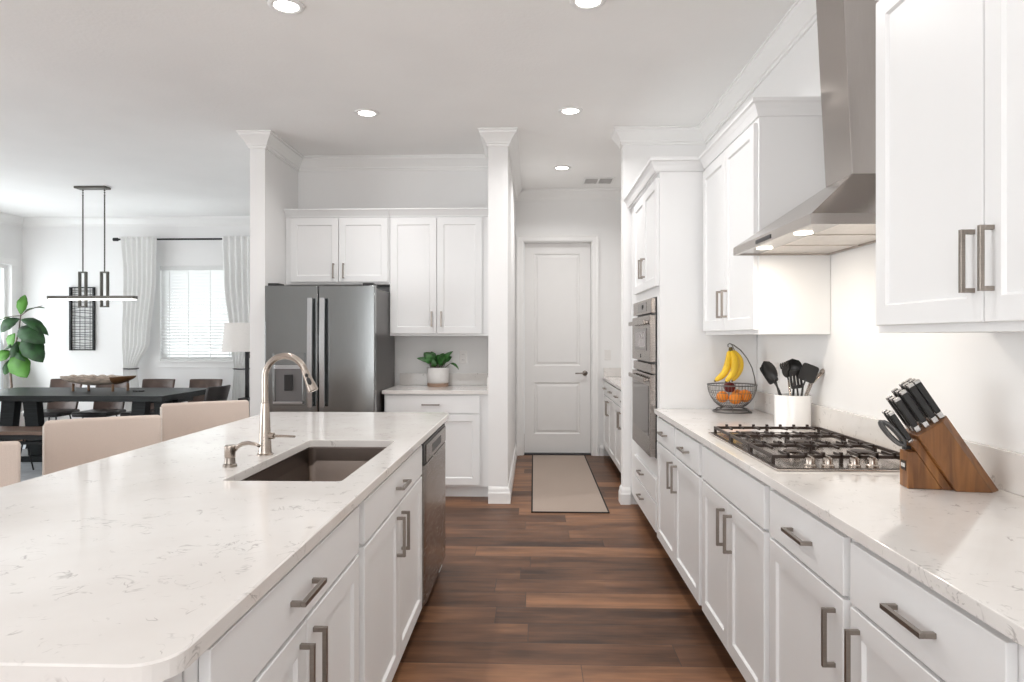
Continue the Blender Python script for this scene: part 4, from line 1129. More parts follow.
fruit('orange', 'orange at the right in the wire fruit bowl', 'orange', bx_ + 0.068, by_ - 0.030, 1.013, 0.040, M_ORANGE)
fruit('orange', 'orange at the back of the wire fruit bowl', 'orange', bx_ + 0.048, by_ + 0.055, 1.010, 0.037, M_ORANGE)
fruit('apple', 'dark red apple on the oranges under the bananas', 'apple', bx_ - 0.012, by_ + 0.010, 1.062, 0.037, M_APPLE)

# utensil crock and utensils
ux, uy = 1.278, 3.42
t = thing('utensil_crock', 'white cylindrical utensil crock on the worktop behind the cooktop', 'crock', (ux, uy, 0.914))
bm = B(); lathe(bm, [(0.0005, 0.0005), (0.081, 0.0005), (0.085, 0.004), (0.086, 0.162), (0.0845, 0.166), (0.079, 0.166), (0.077, 0.160), (0.077, 0.012), (0.0005, 0.012)], (ux, uy, 0.914), 44)
obj('wall', bm, M_WHITE, t, autosmooth=35)
KX = 3.455 / 683.0
def up(u, v, dy=0.0):
    y = uy + dy; th = math.atan(22 / 683.0); a = (u - 512) / 683.0; b_ = -(v - 337) / 683.0
    dxx = a * math.cos(th) - math.sin(th); dyy = a * math.sin(th) + math.cos(th); s = y / dyy
    return Vector((dxx * s, y, 1.365 + b_ * s))
def paddle(bm, c, ax, w, L_, th=0.005, mi=0, n=10, roundness=1.0, nrm=(0, -1, 0)):
    """flat rounded blade centred at c with long axis ax"""
    ax = Vector(ax).normalized(); nr = Vector(nrm); nr = (nr - ax * nr.dot(ax)).normalized(); sd = ax.cross(nr)
    pts = []
    for k in range(4 * n):
        a = 2 * PI * k / (4 * n); ca, sa = math.cos(a), math.sin(a)
        e = 2.0 / (2.0 + 6.0 * (1 - roundness))
        pts.append((math.copysign(abs(ca) ** e, ca) * L_ / 2, math.copysign(abs(sa) ** e, sa) * w / 2))
    A = [bm.verts.new(c + ax * p + sd * q + nr * th / 2) for p, q in pts]; Bv = [bm.verts.new(c + ax * p + sd * q - nr * th / 2) for p, q in pts]
    bm.faces.new(A).material_index = mi; bm.faces.new(Bv).material_index = mi
    for k in range(len(pts)): bm.faces.new((A[k], A[(k + 1) % len(pts)], Bv[(k + 1) % len(pts)], Bv[k])).material_index = mi
def utensil(name, label, cat, foot, neck, head, kind, mh, w=0.06, L_=0.09, group=None):
    foot, neck, head = Vector(foot), Vector(neck), Vector(head)
    t = thing(name, label, cat, foot, 0, group)
    bm = B(); tube(bm, [foot, foot.lerp(neck, 0.5), neck], [0.0065, 0.0065, 0.0045], 10); obj('handle', bm, mh, t, smooth=True)
    ax = (head - neck).normalized(); bm = B()
    if kind == 'spoon':
        nr = Vector((-0.2, -1, 0.1)); nr = (nr - ax * nr.dot(ax)).normalized(); sd = ax.cross(nr); c = head
        for sgn in (0, 1):
            pass
        prof = []
        G = [[None] * 13 for _ in range(9)]
        rows = []
        for i in range(9):
            u = -1 + 2 * i / 8
            hw = w / 2 * math.sqrt(max(0.0, 1 - u * u)) + 0.0015
            rows.append([(c + ax * u * L_ / 2 + sd * hw * (-1 + 2 * k / 8) - nr * (0.018 * (1 - u * u) * (1 - (-1 + 2 * k / 8) ** 2))) for k in range(9)])
        for off in (0.0, 1.0):
            pass
        U = [[bm.verts.new(p + nr * 0.0015) for p in r] for r in rows]; D = [[bm.verts.new(p - nr * 0.0015) for p in r] for r in rows]
        for i in range(8):
            for k in range(8):
                bm.faces.new((U[i][k], U[i][k + 1], U[i + 1][k + 1], U[i + 1][k])); bm.faces.new((D[i][k], D[i][k + 1], D[i + 1][k + 1], D[i + 1][k]))
            for k in (0, 8): bm.faces.new((U[i][k], U[i + 1][k], D[i + 1][k], D[i][k]))
        for i in (0, 8):
            for k in range(8): bm.faces.new((U[i][k], U[i][k + 1], D[i][k + 1], D[i][k]))
        tube(bm, [neck, head - ax * L_ * 0.45], 0.004, 8)
        obj('bowl', bm, M_BLACK, t, autosmooth=40)
    elif kind == 'fork':
        paddle(bm, head, ax, w * 0.7, L_ * 0.6)
        for k in range(5):
            s = (k - 2) * w * 0.16; nr = Vector((0, -1, 0)); sd = ax.cross(nr).normalized()
            tube(bm, [head + ax * L_ * 0.18 + sd * s, head + ax * L_ * 0.36 + sd * s, head + ax * L_ * 0.46 + sd * s + nr * 0.014], [0.004, 0.004, 0.0025], 6)
        tube(bm, [neck, head - ax * L_ * 0.2], 0.004, 8)
        obj('fork_head', bm, M_BLACK, t, autosmooth=40)
    else:
        nr = Vector((-0.1, -1, 0)); sd = ax.cross(nr).normalized()
        if kind == 'slotted':
            for k in range(4):
                s = (k - 1.5) * w / 4
                paddle(bm, head + sd * s, ax, w / 4 * 0.72, L_ * 0.8, roundness=0.3)
            paddle(bm, head + ax * L_ * 0.42, ax, w, L_ * 0.2, roundness=0.3); paddle(bm, head - ax * L_ * 0.42, ax, w * 0.9, L_ * 0.2, roundness=0.3)
        else: paddle(bm, head, ax, w, L_, roundness=0.25)
        tube(bm, [neck, head - ax * L_ * 0.35], 0.0045, 8)
        obj('blade', bm, M_BLACK, t, autosmooth=40)
    return t
fl = 0.932
utensil('serving_spoon', 'black serving spoon leaning furthest left in the white crock', 'utensil', (ux - 0.025, uy + 0.0, fl), up(776, 382, -0.02), up(769.5, 371, -0.03), 'spoon', M_BLACK, 0.062, 0.115)
utensil('slotted_turner', 'black turner behind the leftmost spoon in the white crock', 'utensil', (ux + 0.01, uy + 0.03, fl), up(778, 388, 0.02), up(769, 374, 0.03), 'turner', M_BLACK, 0.055, 0.10)
utensil('pasta_fork', 'black pasta fork with steel handle in the white crock', 'utensil', (ux - 0.012, uy - 0.045, fl), up(788.5, 380, -0.03), up(786.0, 371.5, -0.035), 'fork', M_SATIN, 0.055, 0.105)
utensil('ladle', 'black round ladle standing tallest in the white crock', 'utensil', (ux + 0.0, uy + 0.01, fl), up(794, 380, 0.0), up(793, 367.5, 0.0), 'spoon', M_BLACK, 0.085, 0.088)
utensil('slotted_spoon', 'black slotted spatula in the middle of the white crock', 'utensil', (ux + 0.022, uy - 0.05, fl), up(797.5, 391, -0.045), up(796, 379.5, -0.045), 'slotted', M_BLACK, 0.062, 0.085)
utensil('spatula', 'wide square black spatula leaning right in the white crock', 'utensil', (ux + 0.0, uy - 0.058, fl), up(803, 386, -0.066), up(808.5, 373.0, -0.07), 'turner', M_BLACK, 0.082, 0.085)
t = thing('tongs', 'steel tongs leaning right out of the white crock', 'tongs', (ux - 0.02, uy - 0.02, fl))
for s in (-1, 1):
    bm = B(); a = Vector((ux + 0.012, uy - 0.0 + s * 0.006, fl)); b_ = up(811, 383, -0.035) + Vector((0, s * 0.012, 0)); c = up(821.5, 373, -0.07) + Vector((0, s * 0.008, 0))
    tube(bm, [a, a.lerp(b_, 0.55), b_, c], [0.006, 0.009, 0.011, 0.013], 10, flat=0.35); obj('arm', bm, M_SATIN, t, smooth=True)
bm = B(); c = up(821.8, 372.6, -0.07); d = (up(823.0, 370.6, -0.075) - c); tube(bm, [c, c + d * 0.6, c + d * 1.6], [0.012, 0.013, 0.008], 12); obj('end_cap', bm, M_NICKEL, t, smooth=True)

# knife block
kt = thing('knife_block', 'slanted brown wood knife block on the worktop right of the cooktop', 'knife block', (1.243, 2.09, 0.9143), math.radians(-8))
lean = math.radians(57)
av = Vector((-math.cos(lean), 0, math.sin(lean)))          # slab axis, up and back over the front
bv = Vector((math.sin(lean), 0, math.cos(lean)))           # across the slab in profile
def slab(bm, sec, Ltop, x_off):
    """sec: (b, w) section; foot on z=0, top square to the axis at height along axis Ltop measured from the point b=0"""
    lo = []; hi = []
    for b_, w in sec:
        base = Vector((x_off, w, 0)) + bv * b_
        t0 = -base.z / av.z
        lo.append(base + av * t0); hi.append(base + av * Ltop)
    A = [bm.verts.new(p) for p in lo]; Bv = [bm.verts.new(p) for p in hi]
    bm.faces.new(A); bm.faces.new(Bv)
    for k in range(len(sec)): bm.faces.new((A[k], A[(k + 1) % len(sec)], Bv[(k + 1) % len(sec)], Bv[k]))
w0, w1_ = -0.062, 0.055
bm = B(); slab(bm, [(0.0, w0), (0.080, w0), (0.108, w0 + 0.035), (0.108, w1_), (0.0, w1_)], 0.190, -0.005); obj('main_slab', bm, M_BLOCK, kt, 0.002, local=True)
bm = B(); slab(bm, [(-0.024, w0 + 0.018), (-0.0005, w0 + 0.018), (-0.0005, w1_ - 0.02), (-0.024, w1_ - 0.02)], 0.176, -0.005); obj('steak_knife_slab', bm, M_BLOCK, kt, 0.002, local=True)
bm = B()   # wedge base in front
xb = -0.130
def xe(z, b_=-0.0245): return -0.005 + b_ / math.sin(lean) - (z) / math.tan(lean)
xf0 = xe(0.0005); xf1 = xe(0.110)
prism(bm, [(xb, 0.0005), (xf0, 0.0005), (xf1, 0.110), (xb, 0.110)], 'y', w0 + 0.018, w0 + 0.078)
obj('base_block', bm, M_BLOCK, kt, 0.002, local=True)
bm = B(); box(bm, xb - 0.0015, xb - 0.0002, w0 + 0.030, w0 + 0.066, 0.052, 0.080); o = obj('maker_plate', bm, M_BLACK, kt, local=True)
bm = B()
for k, (a, b_) in enumerate(((0.034, 0.038), (0.041, 0.047), (0.050, 0.053), (0.056, 0.062))): box(bm, xb - 0.0022, xb - 0.0016, w0 + a, w0 + b_, 0.061, 0.072)
obj('plate_marks', bm, M_OUT, o, local=True)
KR = Matrix.Rotation(math.radians(-8), 3, 'Z'); KO = Vector((1.243, 2.09, 0.9143))
def knife(label, b_, w, Lbase, hl, hw, hd):
    base = KO + KR @ (Vector((-0.005, w, 0)) + bv * b_ + av * Lbase)
    A = KR @ av; Bd = KR @ bv; Wd = KR @ Vector((0, 1, 0))
    t = thing('kitchen_knife', label, 'knife', base, 0, 'knives in the wooden block')
    def seg(bm, s0, s1, d, w_, d1=None):
        d1 = d1 or d
        P = []
        for s, dd in ((s0, d), (s1, d1)):
            for x, y in ((-1, -1), (1, -1), (1, 1), (-1, 1)): P.append(base + A * s + Bd * x * dd / 2 + Wd * y * w_ / 2)
        quadbox(bm, P)
    bm = B(); seg(bm, 0.001, 0.020, hd * 0.95, hw * 0.9); obj('bolster', bm, M_BLADE, t, 0.0015)
    for sgn in (-1, 1):
        bm = B()
        base0 = base; base = base0 + Wd * sgn * hw * 0.29
        seg(bm, 0.0205, hl - 0.010, hd, hw * 0.40, hd * 1.12); base = base0
        obj('grip', bm, M_BLACK, t, 0.002)
    bm = B(); seg(bm, 0.0205, hl - 0.010, hd * 1.02, hw * 0.16, hd * 1.14); obj('tang', bm, M_BLADE, t)
    bm = B(); seg(bm, hl - 0.0095, hl, hd * 1.15, hw * 1.05, hd * 1.05); obj('butt_cap', bm, M_BLADE, t, 0.0015)
kb = [(0.094, -0.028, 0.19, 0.132, 'black handled knife nearest the camera of the back row in the wooden block'),
      (0.094, 0, 0.19, 0.132, 'black handled knife in the middle of the back row in the wooden block'),
      (0.094, 0.028, 0.19, 0.132, 'black handled knife at the wall end of the back row in the wooden block'),
      (0.070, -0.04, 0.19, 0.135, 'black handled knife nearest the camera of the second row in the wooden block'),
      (0.070, -0.012, 0.19, 0.135, 'black handled knife in the middle of the second row in the wooden block'),
      (0.070, 0.018, 0.19, 0.135, 'black handled knife at the wall end of the second row in the wooden block'),
      (0.043, -0.036, 0.19, 0.128, 'black handled knife nearest the camera of the third row in the wooden block'),
      (0.043, -0.006, 0.19, 0.128, 'black handled knife in the middle of the third row in the wooden block'),
      (0.043, 0.026, 0.19, 0.128, 'black handled knife at the wall end of the third row in the wooden block'),
      (-0.017, -0.028, 0.162, 0.118, 'black handled knife nearest the camera of the lowest row in the wooden block'),
      (-0.017, -0.004, 0.162, 0.118, 'black handled knife in the middle of the lowest row in the wooden block'),
      (-0.017, 0.022, 0.162, 0.118, 'black handled knife at the wall end of the lowest row in the wooden block'),
      (0.017, -0.034, 0.190, 0.118, 'black handled knife nearest the camera of the fourth row in the wooden block'),
      (0.017, -0.006, 0.190, 0.118, 'black handled knife in the middle of the fourth row in the wooden block'),
      (0.017, 0.024, 0.190, 0.118, 'black handled knife at the wall end of the fourth row in the wooden block')]
for b_, w, lb, hl, lab in kb:
    small = b_ < 0
    knife(lab, b_, w, lb, hl, 0.011 if small else 0.013, 0.014 if small else 0.0165)
# scissors in the base block
base = KO + KR @ Vector((-0.117, -0.016, 0.1105))
t = thing('kitchen_scissors', 'steel kitchen scissors in the low front slot of the knife block', 'scissors', base)
A = KR @ Vector((-0.66, 0.05, 0.75)); A.normalize(); Sd = KR @ Vector((0.05, -1, 0.1)); Sd = (Sd - A * Sd.dot(A)).normalized()
bm = B(); rbox(bm, base + A * 0.008 + Vector((0, 0, 0.002)), 0.02, 0.018, 0.012); obj('pivot', bm, M_BLACK, t, 0.002)
nrm_ = A.cross(Sd)
for s in (-1, 1):
    bm = B(); pts = []
    for k in range(20):
        a = 2 * PI * k / 20
        pts.append(base + A * (0.066 - 0.046 * math.cos(a)) + (Sd * 0.010 * s) + Sd * 0.004 * math.sin(a) + nrm_ * (0.010 * math.sin(a)))
    tube(bm, pts, 0.0052, 8, closed=True); obj('finger_loop', bm, mat('scissor_grip', (0.10, 0.098, 0.098), 0.4, 0.5), t, smooth=True)

# ------------------------------------------------------------------ counter stools
def make_stool():
    t = thing('counter_stool', 'stool', 'stool', (0, 0, 0), 0, 'upholstered stools along the island')
    # local frame: seat faces -y (towards the viewer side), back at +y
    bm = B()
    def arcpt(x, off): return 0.20 + off + 0.030 * (1 - (x / 0.245) ** 2)
    n = 12
    prof = []
    V = []
    z0, z1 = 0.60, 0.970
    W = 0.245
    for off in (-0.026, 0.026):
        g = []
        for i in range(n + 1):
            x = -W + 2 * W * i / n
            g.append([bm.verts.new((x, arcpt(x, off) - 0.02 * 0 + (z - z0) * 0.10, z)) for z in (z0, 0.72, 0.85, z1)])
        V.append(g)
    for i in range(n):
        for k in range(3):
            for g in V: bm.faces.new((g[i][k], g[i + 1][k], g[i + 1][k + 1], g[i][k + 1]))
        for k in (0, 3): bm.faces.new((V[0][i][k], V[0][i + 1][k], V[1][i + 1][k], V[1][i][k]))
    for i in (0, n):
        for k in range(3): bm.faces.new((V[0][i][k], V[0][i][k + 1], V[1][i][k + 1], V[1][i][k]))
    o = obj('backrest', bm, M_FABRIC, t, 0.016, local=True, segs=4, smooth=True)
    bm = B()
    for off in (-0.0265, 0.0265):
        pts = []
        for z in (0.62, 0.75, 0.88, 0.950): pts.append((-W - 0.001, arcpt(-W, off) + (z - z0) * 0.10, z))
        tube(bm, pts, 0.004, 6)
    obj('piping', bm, M_PIPING, o, local=True, smooth=True)
    bm = B(); box(bm, -0.235, 0.235, -0.235, 0.205, 0.585, 0.665); obj('seat', bm, M_FABRIC, t, 0.022, local=True, segs=4, smooth=True)
    for x, y in ((-0.2, -0.2), (0.2, -0.2), (-0.2, 0.19), (0.2, 0.19)):
        bm = B(); sx_, sy_ = (1 if x > 0 else -1), (1 if y > 0 else -1)
        quadbox(bm, [(x + sx_ * 0.03 - 0.014, y + sy_ * 0.03 - 0.014, 0.0005), (x + sx_ * 0.03 + 0.014, y + sy_ * 0.03 - 0.014, 0.0005), (x + sx_ * 0.03 + 0.014, y + sy_ * 0.03 + 0.014, 0.0005), (x + sx_ * 0.03 - 0.014, y + sy_ * 0.03 + 0.014, 0.0005),
                     (x - 0.02, y - 0.02, 0.586), (x + 0.02, y - 0.02, 0.586), (x + 0.02, y + 0.02, 0.586), (x - 0.02, y + 0.02, 0.586)])
        obj('leg', bm, M_BENCH, t, 0.003, local=True)
    bm = B()
    for y in (-0.218, 0.208): box(bm, -0.20, 0.20, y - 0.009, y + 0.009, 0.22, 0.25)
    for x in (-0.218, 0.218): box(bm, x - 0.009, x + 0.009, -0.19, 0.18, 0.20, 0.22)
    obj('footrest', bm, M_BENCH, t, 0.002, local=True)
    return t
def copy_tree(o, parent=None):
    c = o.copy(); COL.objects.link(c); c.parent = parent
    if parent is not None: c.matrix_parent_inverse = o.matrix_parent_inverse.copy()
    for ch in list(o.children): copy_tree(ch, c)
    return c
st0 = make_stool()
stool_ang = math.atan2(0.26, 0.405)
for i, (mx, my, lab) in enumerate(((-2.155, 2.40, 'beige fabric counter stool cut by the left edge, nearest the camera'),
                                   (-2.095, 3.27, 'beige fabric counter stool in the middle of the row along the island'),
                                   (-1.992, 4.092, 'beige fabric counter stool furthest along the island, near the faucet'))):
    o = st0 if i == 0 else copy_tree(st0)
    ca, sa = math.cos(stool_ang), math.sin(stool_ang)
    # back face centre local (0, 0.20+0.03*.. ) -> put backrest top at measured place
    off = Vector((0, 0.235)); offw = Vector((ca * off.x - sa * off.y, sa * off.x + ca * off.y))
    o.location = (mx - offw.x, my - offw.y, 0); o.rotation_euler = (0, 0, stool_ang); o['label'] = lab

# ------------------------------------------------------------------ dining room
bm = B(); box(bm, -6.7, -2.75, 5.15, 8.65, 0.0005, 0.010)
recenter(tag(obj('area_rug', bm, M_DRUG), 'pale grey area rug under the dining table', 'rug'))

TX0, TX1, TYA, TYB = -6.20, -3.80, 6.87, 8.02
t = thing('dining_table', 'long charcoal wood dining table with slanted trestle legs', 'table', (-5.0, 7.45, 0.0105))
bm = B(); box(bm, TX0, TX1, TYA, TYB, 0.700, 0.760); obj('tabletop', bm, M_TABLE, t, 0.004)
for xc in (-5.60, -4.15):
    for s_ in (-1, 1):
        xa, xb_ = xc + s_ * 0.115, xc + s_ * 0.175
        for yc in (7.30,):
            bm = B()
            quadbox(bm, [(xb_ - 0.072, yc - 0.05, 0.075), (xb_ + 0.072, yc - 0.05, 0.075), (xb_ + 0.072, yc + 0.05, 0.075), (xb_ - 0.072, yc + 0.05, 0.075),
                         (xa - 0.078, yc - 0.05, 0.6995), (xa + 0.078, yc - 0.05, 0.6995), (xa + 0.078, yc + 0.05, 0.6995), (xa - 0.078, yc + 0.05, 0.6995)])
            obj('leg', bm, M_TABLE, t, 0.004)
    bm = B(); box(bm, xc - 0.32, xc + 0.32, 7.22, 7.70, 0.0107, 0.0745); obj('foot_bar', bm, M_TABLE, t, 0.004)
    bm = B(); box(bm, xc - 0.25, xc + 0.25, 7.36, 7.70, 0.64, 0.6995); obj('crossbar', bm, M_TABLE, t, 0.004)
bm = B(); box(bm, -5.26, -4.49, 7.27, 7.33, 0.20, 0.30); obj('stretcher', bm, M_TABLE, t, 0.004)

t = thing('dining_bench', 'brown wood bench with black frame at the near side of the dining table', 'bench', (-5.3, 6.62, 0.0105))
bm = B(); box(bm, -6.35, -4.25, 6.42, 6.80, 0.42, 0.455); obj('seat', bm, M_BENCH, t, 0.004)
bm = B(); box(bm, -6.30, -4.30, 6.45, 6.48, 0.37, 0.419); box(bm, -6.30, -4.30, 6.74, 6.77, 0.37, 0.419); box(bm, -6.2, -4.4, 6.59, 6.63, 0.30, 0.33)
obj('rail', bm, M_BLKMETAL, t, 0.002)
for xc in (-6.1, -5.15, -4.45):
    bm = B()
    for y in (6.47, 6.75):
        for s in (-1, 1): tube(bm, [(xc, y, 0.372), (xc + s * 0.09, y, 0.0185)], 0.0075, 8)
    tube(bm, [(xc, 6.47, 0.34), (xc, 6.75, 0.34)], 0.0075, 8)
    obj('leg_frame', bm, M_BLKMETAL, t)

def make_dchair(lm, lmd):
    t = thing('dining_chair', 'x', 'chair', (0, 0, 0))
    # faces -y; local
    bm = B(); n = 10; W = 0.205
    V = []
    def yb(x, z): return 0.20 + 0.10 * (z - 0.47) / 0.38 + 0.045 * (1 - (x / W) ** 2)
    zs = [0.46, 0.56, 0.66, 0.76, 0.838]
    for off in (-0.02, 0.02):
        V.append([[bm.verts.new((x * (0.92 + 0.08 * (z - 0.46) / 0.38), yb(x, z) + off - 0.045, z)) for z in zs] for x in [-W + 2 * W * i / n for i in range(n + 1)]])
    for i in range(n):
        for k in range(4):
            for g in V: bm.faces.new((g[i][k], g[i + 1][k], g[i + 1][k + 1], g[i][k + 1]))
        for k in (0, 4): bm.faces.new((V[0][i][k], V[0][i + 1][k], V[1][i + 1][k], V[1][i][k]))
    for i in (0, n):
        for k in range(4): bm.faces.new((V[0][i][k], V[0][i][k + 1], V[1][i][k + 1], V[1][i][k]))
    obj('backrest', bm, lm, t, 0.012, local=True, segs=3, smooth=True)
    bm = B(); box(bm, -0.215, 0.215, -0.225, 0.19, 0.41, 0.468); obj('seat', bm, lmd, t, 0.02, local=True, segs=3, smooth=True)
    for x in (-0.17, 0.17):
        for y in (-0.17, 0.15):
            bm = B(); tube(bm, [(x * 0.75, y * 0.75, 0.412), (x * 1.15, y * 1.15, 0.0125)], 0.009, 8); obj('leg', bm, M_BLKMETAL, t, local=True)
    bm = B(); tube(bm, [(-0.13, -0.13, 0.405), (0.13, -0.13, 0.405), (0.13, 0.12, 0.405), (-0.13, 0.12, 0.405)], 0.009, 8, closed=True); obj('seat_frame', bm, M_BLKMETAL, t, local=True)
    return t
ch0 = make_dchair(M_LEATHER, M_LEATHERD)
labs = ['brown leather dining chair behind the table and the left end of the wooden bowl', 'brown leather dining chair behind the table and the right half of the wooden bowl',
        'brown leather dining chair behind the table in front of the left curtain and window', 'brown leather dining chair behind the table near the right end, below the window']
for i, x in enumerate((-5.88, -5.29, -4.70, -4.10)):
    o = ch0 if i == 0 else copy_tree(ch0)
    o.location = (x, 8.17, 0); o['label'] = labs[i]; o['group'] = 'leather chairs at the dining table'
ch = make_dchair(M_LEATHERD, M_LEATHERD)
ch.location = (-3.65, 7.30, 0); ch.rotation_euler = (0, 0, -PI / 2 - 0.12); ch['label'] = 'black leather dining chair at the right end of the table'; ch['group'] = 'leather chairs at the dining table'

# dough bowl on short feet
t = thing('dough_bowl', 'long rustic wooden dough bowl on small feet on the dining table', 'bowl', (-4.87, 7.48, 0.7605))
bm = B(); n, mseg = 20, 8
bx0, bx1 = -5.30, -4.435
outer = []; inner = []
for i in range(n + 1):
    u = -1 + 2 * i / n
    x = (bx0 + bx1) / 2 + u * (bx1 - bx0) / 2
    half = 0.150 * (1 - abs(u) ** 3.2) ** 0.6 + 0.004
    rim = 0.925 + 0.006 * abs(u) ** 2 + 0.004 * math.sin(9 * u)
    dep = 0.095 * (1 - abs(u) ** 2.4) ** 0.7 + 0.003
    outer.append([bm.verts.new((x, 7.48 + half * math.cos(PI * k / mseg) * -1, rim - dep * math.sin(PI * k / mseg))) for k in range(mseg + 1)])
    inner.append([bm.verts.new((x, 7.48 + half * 0.90 * math.cos(PI * k / mseg) * -1, rim - dep * 0.8 * math.sin(PI * k / mseg))) for k in range(mseg + 1)])
for i in range(n):
    for k in range(mseg):
        for g in (outer, inner):
            f = bm.faces.new((g[i][k], g[i + 1][k], g[i + 1][k + 1], g[i][k + 1])); f.material_index = 1 if i >= 15 and g is outer else 0
    for k in (0, mseg): bm.faces.new((outer[i][k], outer[i + 1][k], inner[i + 1][k], inner[i][k]))
for i in (0, n):
    for k in range(mseg): bm.faces.new((outer[i][k], outer[i][k + 1], inner[i][k + 1], inner[i][k]))
obj('hollow', bm, [M_BOWLW, M_BOWLB], t, autosmooth=60)
for x in (-5.11, -4.66):
    for s in (-1, 1):
        bm = B(); lathe(bm, [(0.014, 0.0), (0.014, 0.086)], (x + s * 0.01 + (0.09 if s > 0 else 0), 7.48 + s * 0.05, 0.7608), 14); obj('foot', bm, M_BOWLB, t)
rnd = random.Random(5)
for k in range(5):
    x = -5.16 + 0.11 * k; bm = B()
    sphere(bm, (x, 7.48 + rnd.uniform(-0.02, 0.02), 0.914), 0.050, 0.62, 14, 8)
    o = recenter(tag(obj('rounded_ornament', bm, M_BOWLW, smooth=True), 'pale rounded piece in the dough bowl on the table, %s' % ('leftmost of five', 'second from the left', 'middle of five', 'second from the right', 'rightmost of five')[k], 'ornament', 'rounded pieces in the dough bowl'))
bm = B(); box(bm, -4.43, -4.375, 7.40, 7.445, 0.7605, 0.776); box(bm, -4.368, -4.325, 7.41, 7.45, 0.7605, 0.774)
recenter(tag(obj('black_block', bm, M_BLACK, None, 0.003), 'small black object lying on the dining table right of the wooden bowl', 'ornament'))

# pendant
PX, PY = -5.0, 7.55
t = thing('linear_pendant', 'bronze linear pendant lamp hanging over the dining table', 'lamp', (PX, PY, CZ))
bm = B(); box(bm, -5.16, -4.80, PY - 0.06, PY + 0.06, CZ - 0.026, CZ - 0.0005); obj('canopy', bm, M_PEND, t, 0.008)
for x in (-5.09, -4.84):
    bm = B(); tube(bm, [(x, PY, CZ - 0.027), (x, PY, CZ - 0.10)], 0.004, 8)
    for k in range(3): sphere(bm, (x, PY, CZ - 0.042 - 0.026 * k), 0.0095, 1.0, 10, 6)
    tube(bm, [(x, PY, CZ - 0.10), (x, PY, 2.103)], 0.0075, 10); obj('rod', bm, M_PEND, t)
    bm = B(); w = 0.043; tt = 0.015; z1, z0 = 2.102, 1.70
    box(bm, x - w, x - w + tt, PY - 0.02, PY + 0.02, z0, z1); box(bm, x + w - tt, x + w, PY - 0.02, PY + 0.02, z0, z1)
    box(bm, x - w + tt, x + w - tt, PY - 0.02, PY + 0.02, z0, z0 + tt); box(bm, x - w + tt, x + w - tt, PY - 0.02, PY + 0.02, z1 - tt, z1)
    obj('bracket_frame', bm, M_PEND, t, 0.001)
bm = B(); box(bm, -5.475, -4.485, PY - 0.045, PY - 0.0205, 1.795, 1.828); box(bm, -5.475, -4.485, PY + 0.0205, PY + 0.045, 1.795, 1.828)
for a, b_ in ((-5.475, -5.135), (-5.045, -4.885), (-4.795, -4.485)): box(bm, a, b_, PY - 0.0205, PY + 0.0205, 1.795, 1.828)
obj('bar', bm, M_PEND, t, 0.002)
bm = B(); box(bm, -5.46, -4.50, PY - 0.044, PY - 0.022, 1.782, 1.7945); box(bm, -5.46, -4.50, PY + 0.022, PY + 0.044, 1.782, 1.7945); obj('diffuser', bm, M_LED, t)

# wall decor: black metal frame with wires
t = thing('wall_decor', 'tall narrow black metal wire panel on the dining wall', 'wall decor', (-6.415, YB, 1.18))
bm = B(); a0, a1, z0, z1 = -6.600, -6.232, 1.175, 2.075; y0, y1 = YB - 0.030, YB - 0.004
box(bm, a0, a0 + 0.030, y0, y1, z0, z1); box(bm, a1 - 0.030, a1, y0, y1, z0, z1); box(bm, a0 + 0.03, a1 - 0.03, y0 + 0.008, y1 - 0.008, z0, z0 + 0.016); box(bm, a0 + 0.03, a1 - 0.03, y0 + 0.008, y1 - 0.008, z1 - 0.016, z1)
obj('frame', bm, M_BLKMETAL, t, 0.002)
bm = B(); rnd = random.Random(11)
for k in range(1, 24):
    z = z0 + (z1 - z0) * k / 24
    tube(bm, [(a0 + 0.02, YB - 0.017, z + rnd.uniform(-0.012, 0.012)), ((a0 + a1) / 2 + rnd.uniform(-0.05, 0.05), YB - 0.017, z + rnd.uniform(-0.014, 0.014)), (a1 - 0.02, YB - 0.017, z + rnd.uniform(-0.012, 0.012))], 0.0040, 6)
for k in range(1, 5): x = a0 + (a1 - a0) * k / 5; tube(bm, [(x, YB - 0.012, z0 + 0.008), (x, YB - 0.012, z1 - 0.008)], 0.0035, 6)
obj('wire_mesh', bm, M_BLKMETAL, t)

# blind
t = thing('window_blind', 'white horizontal slat blind in the dining window', 'blind', ((WX0 + WX1) / 2, YB + 0.02, WZ0))
bm = B(); box(bm, WX0 + 0.006, WX1 - 0.006, YB - 0.002, YB + 0.052, WZ1 - 0.058, WZ1 - 0.002); obj('head_rail', bm, M_BLIND, t, 0.003)
bm = B(); n = 29; zt_ = WZ1 - 0.075; zb_ = WZ0 + 0.04
for k in range(n):
    z = zb_ + (zt_ - zb_) * k / (n - 1); tl = math.radians(-52)
    dy, dz = 0.0245 * math.cos(tl), 0.0245 * math.sin(tl); yc = YB + 0.028
    quadbox(bm, [(WX0 + 0.010, yc - dy, z + dz * -1), (WX1 - 0.010, yc - dy, z + dz * -1), (WX1 - 0.010, yc + dy, z + dz), (WX0 + 0.010, yc + dy, z + dz),
                 (WX0 + 0.010, yc - dy, z - dz + 0.003), (WX1 - 0.010, yc - dy, z - dz + 0.003), (WX1 - 0.010, yc + dy, z + dz + 0.003), (WX0 + 0.010, yc + dy, z + dz + 0.003)])
obj('slats', bm, M_BLIND, t)
bm = B(); box(bm, WX0 + 0.010, WX1 - 0.010, YB + 0.005, YB + 0.050, WZ0 + 0.004, WZ0 + 0.020); obj('bottom_rail', bm, M_BLIND, t, 0.002)
bm = B()
for u in (0.12, 0.36, 0.64, 0.88):
    x = WX0 + (WX1 - WX0) * u; box(bm, x - 0.006, x + 0.006, YB + 0.0015, YB + 0.0025, WZ0 + 0.02, WZ1 - 0.06)
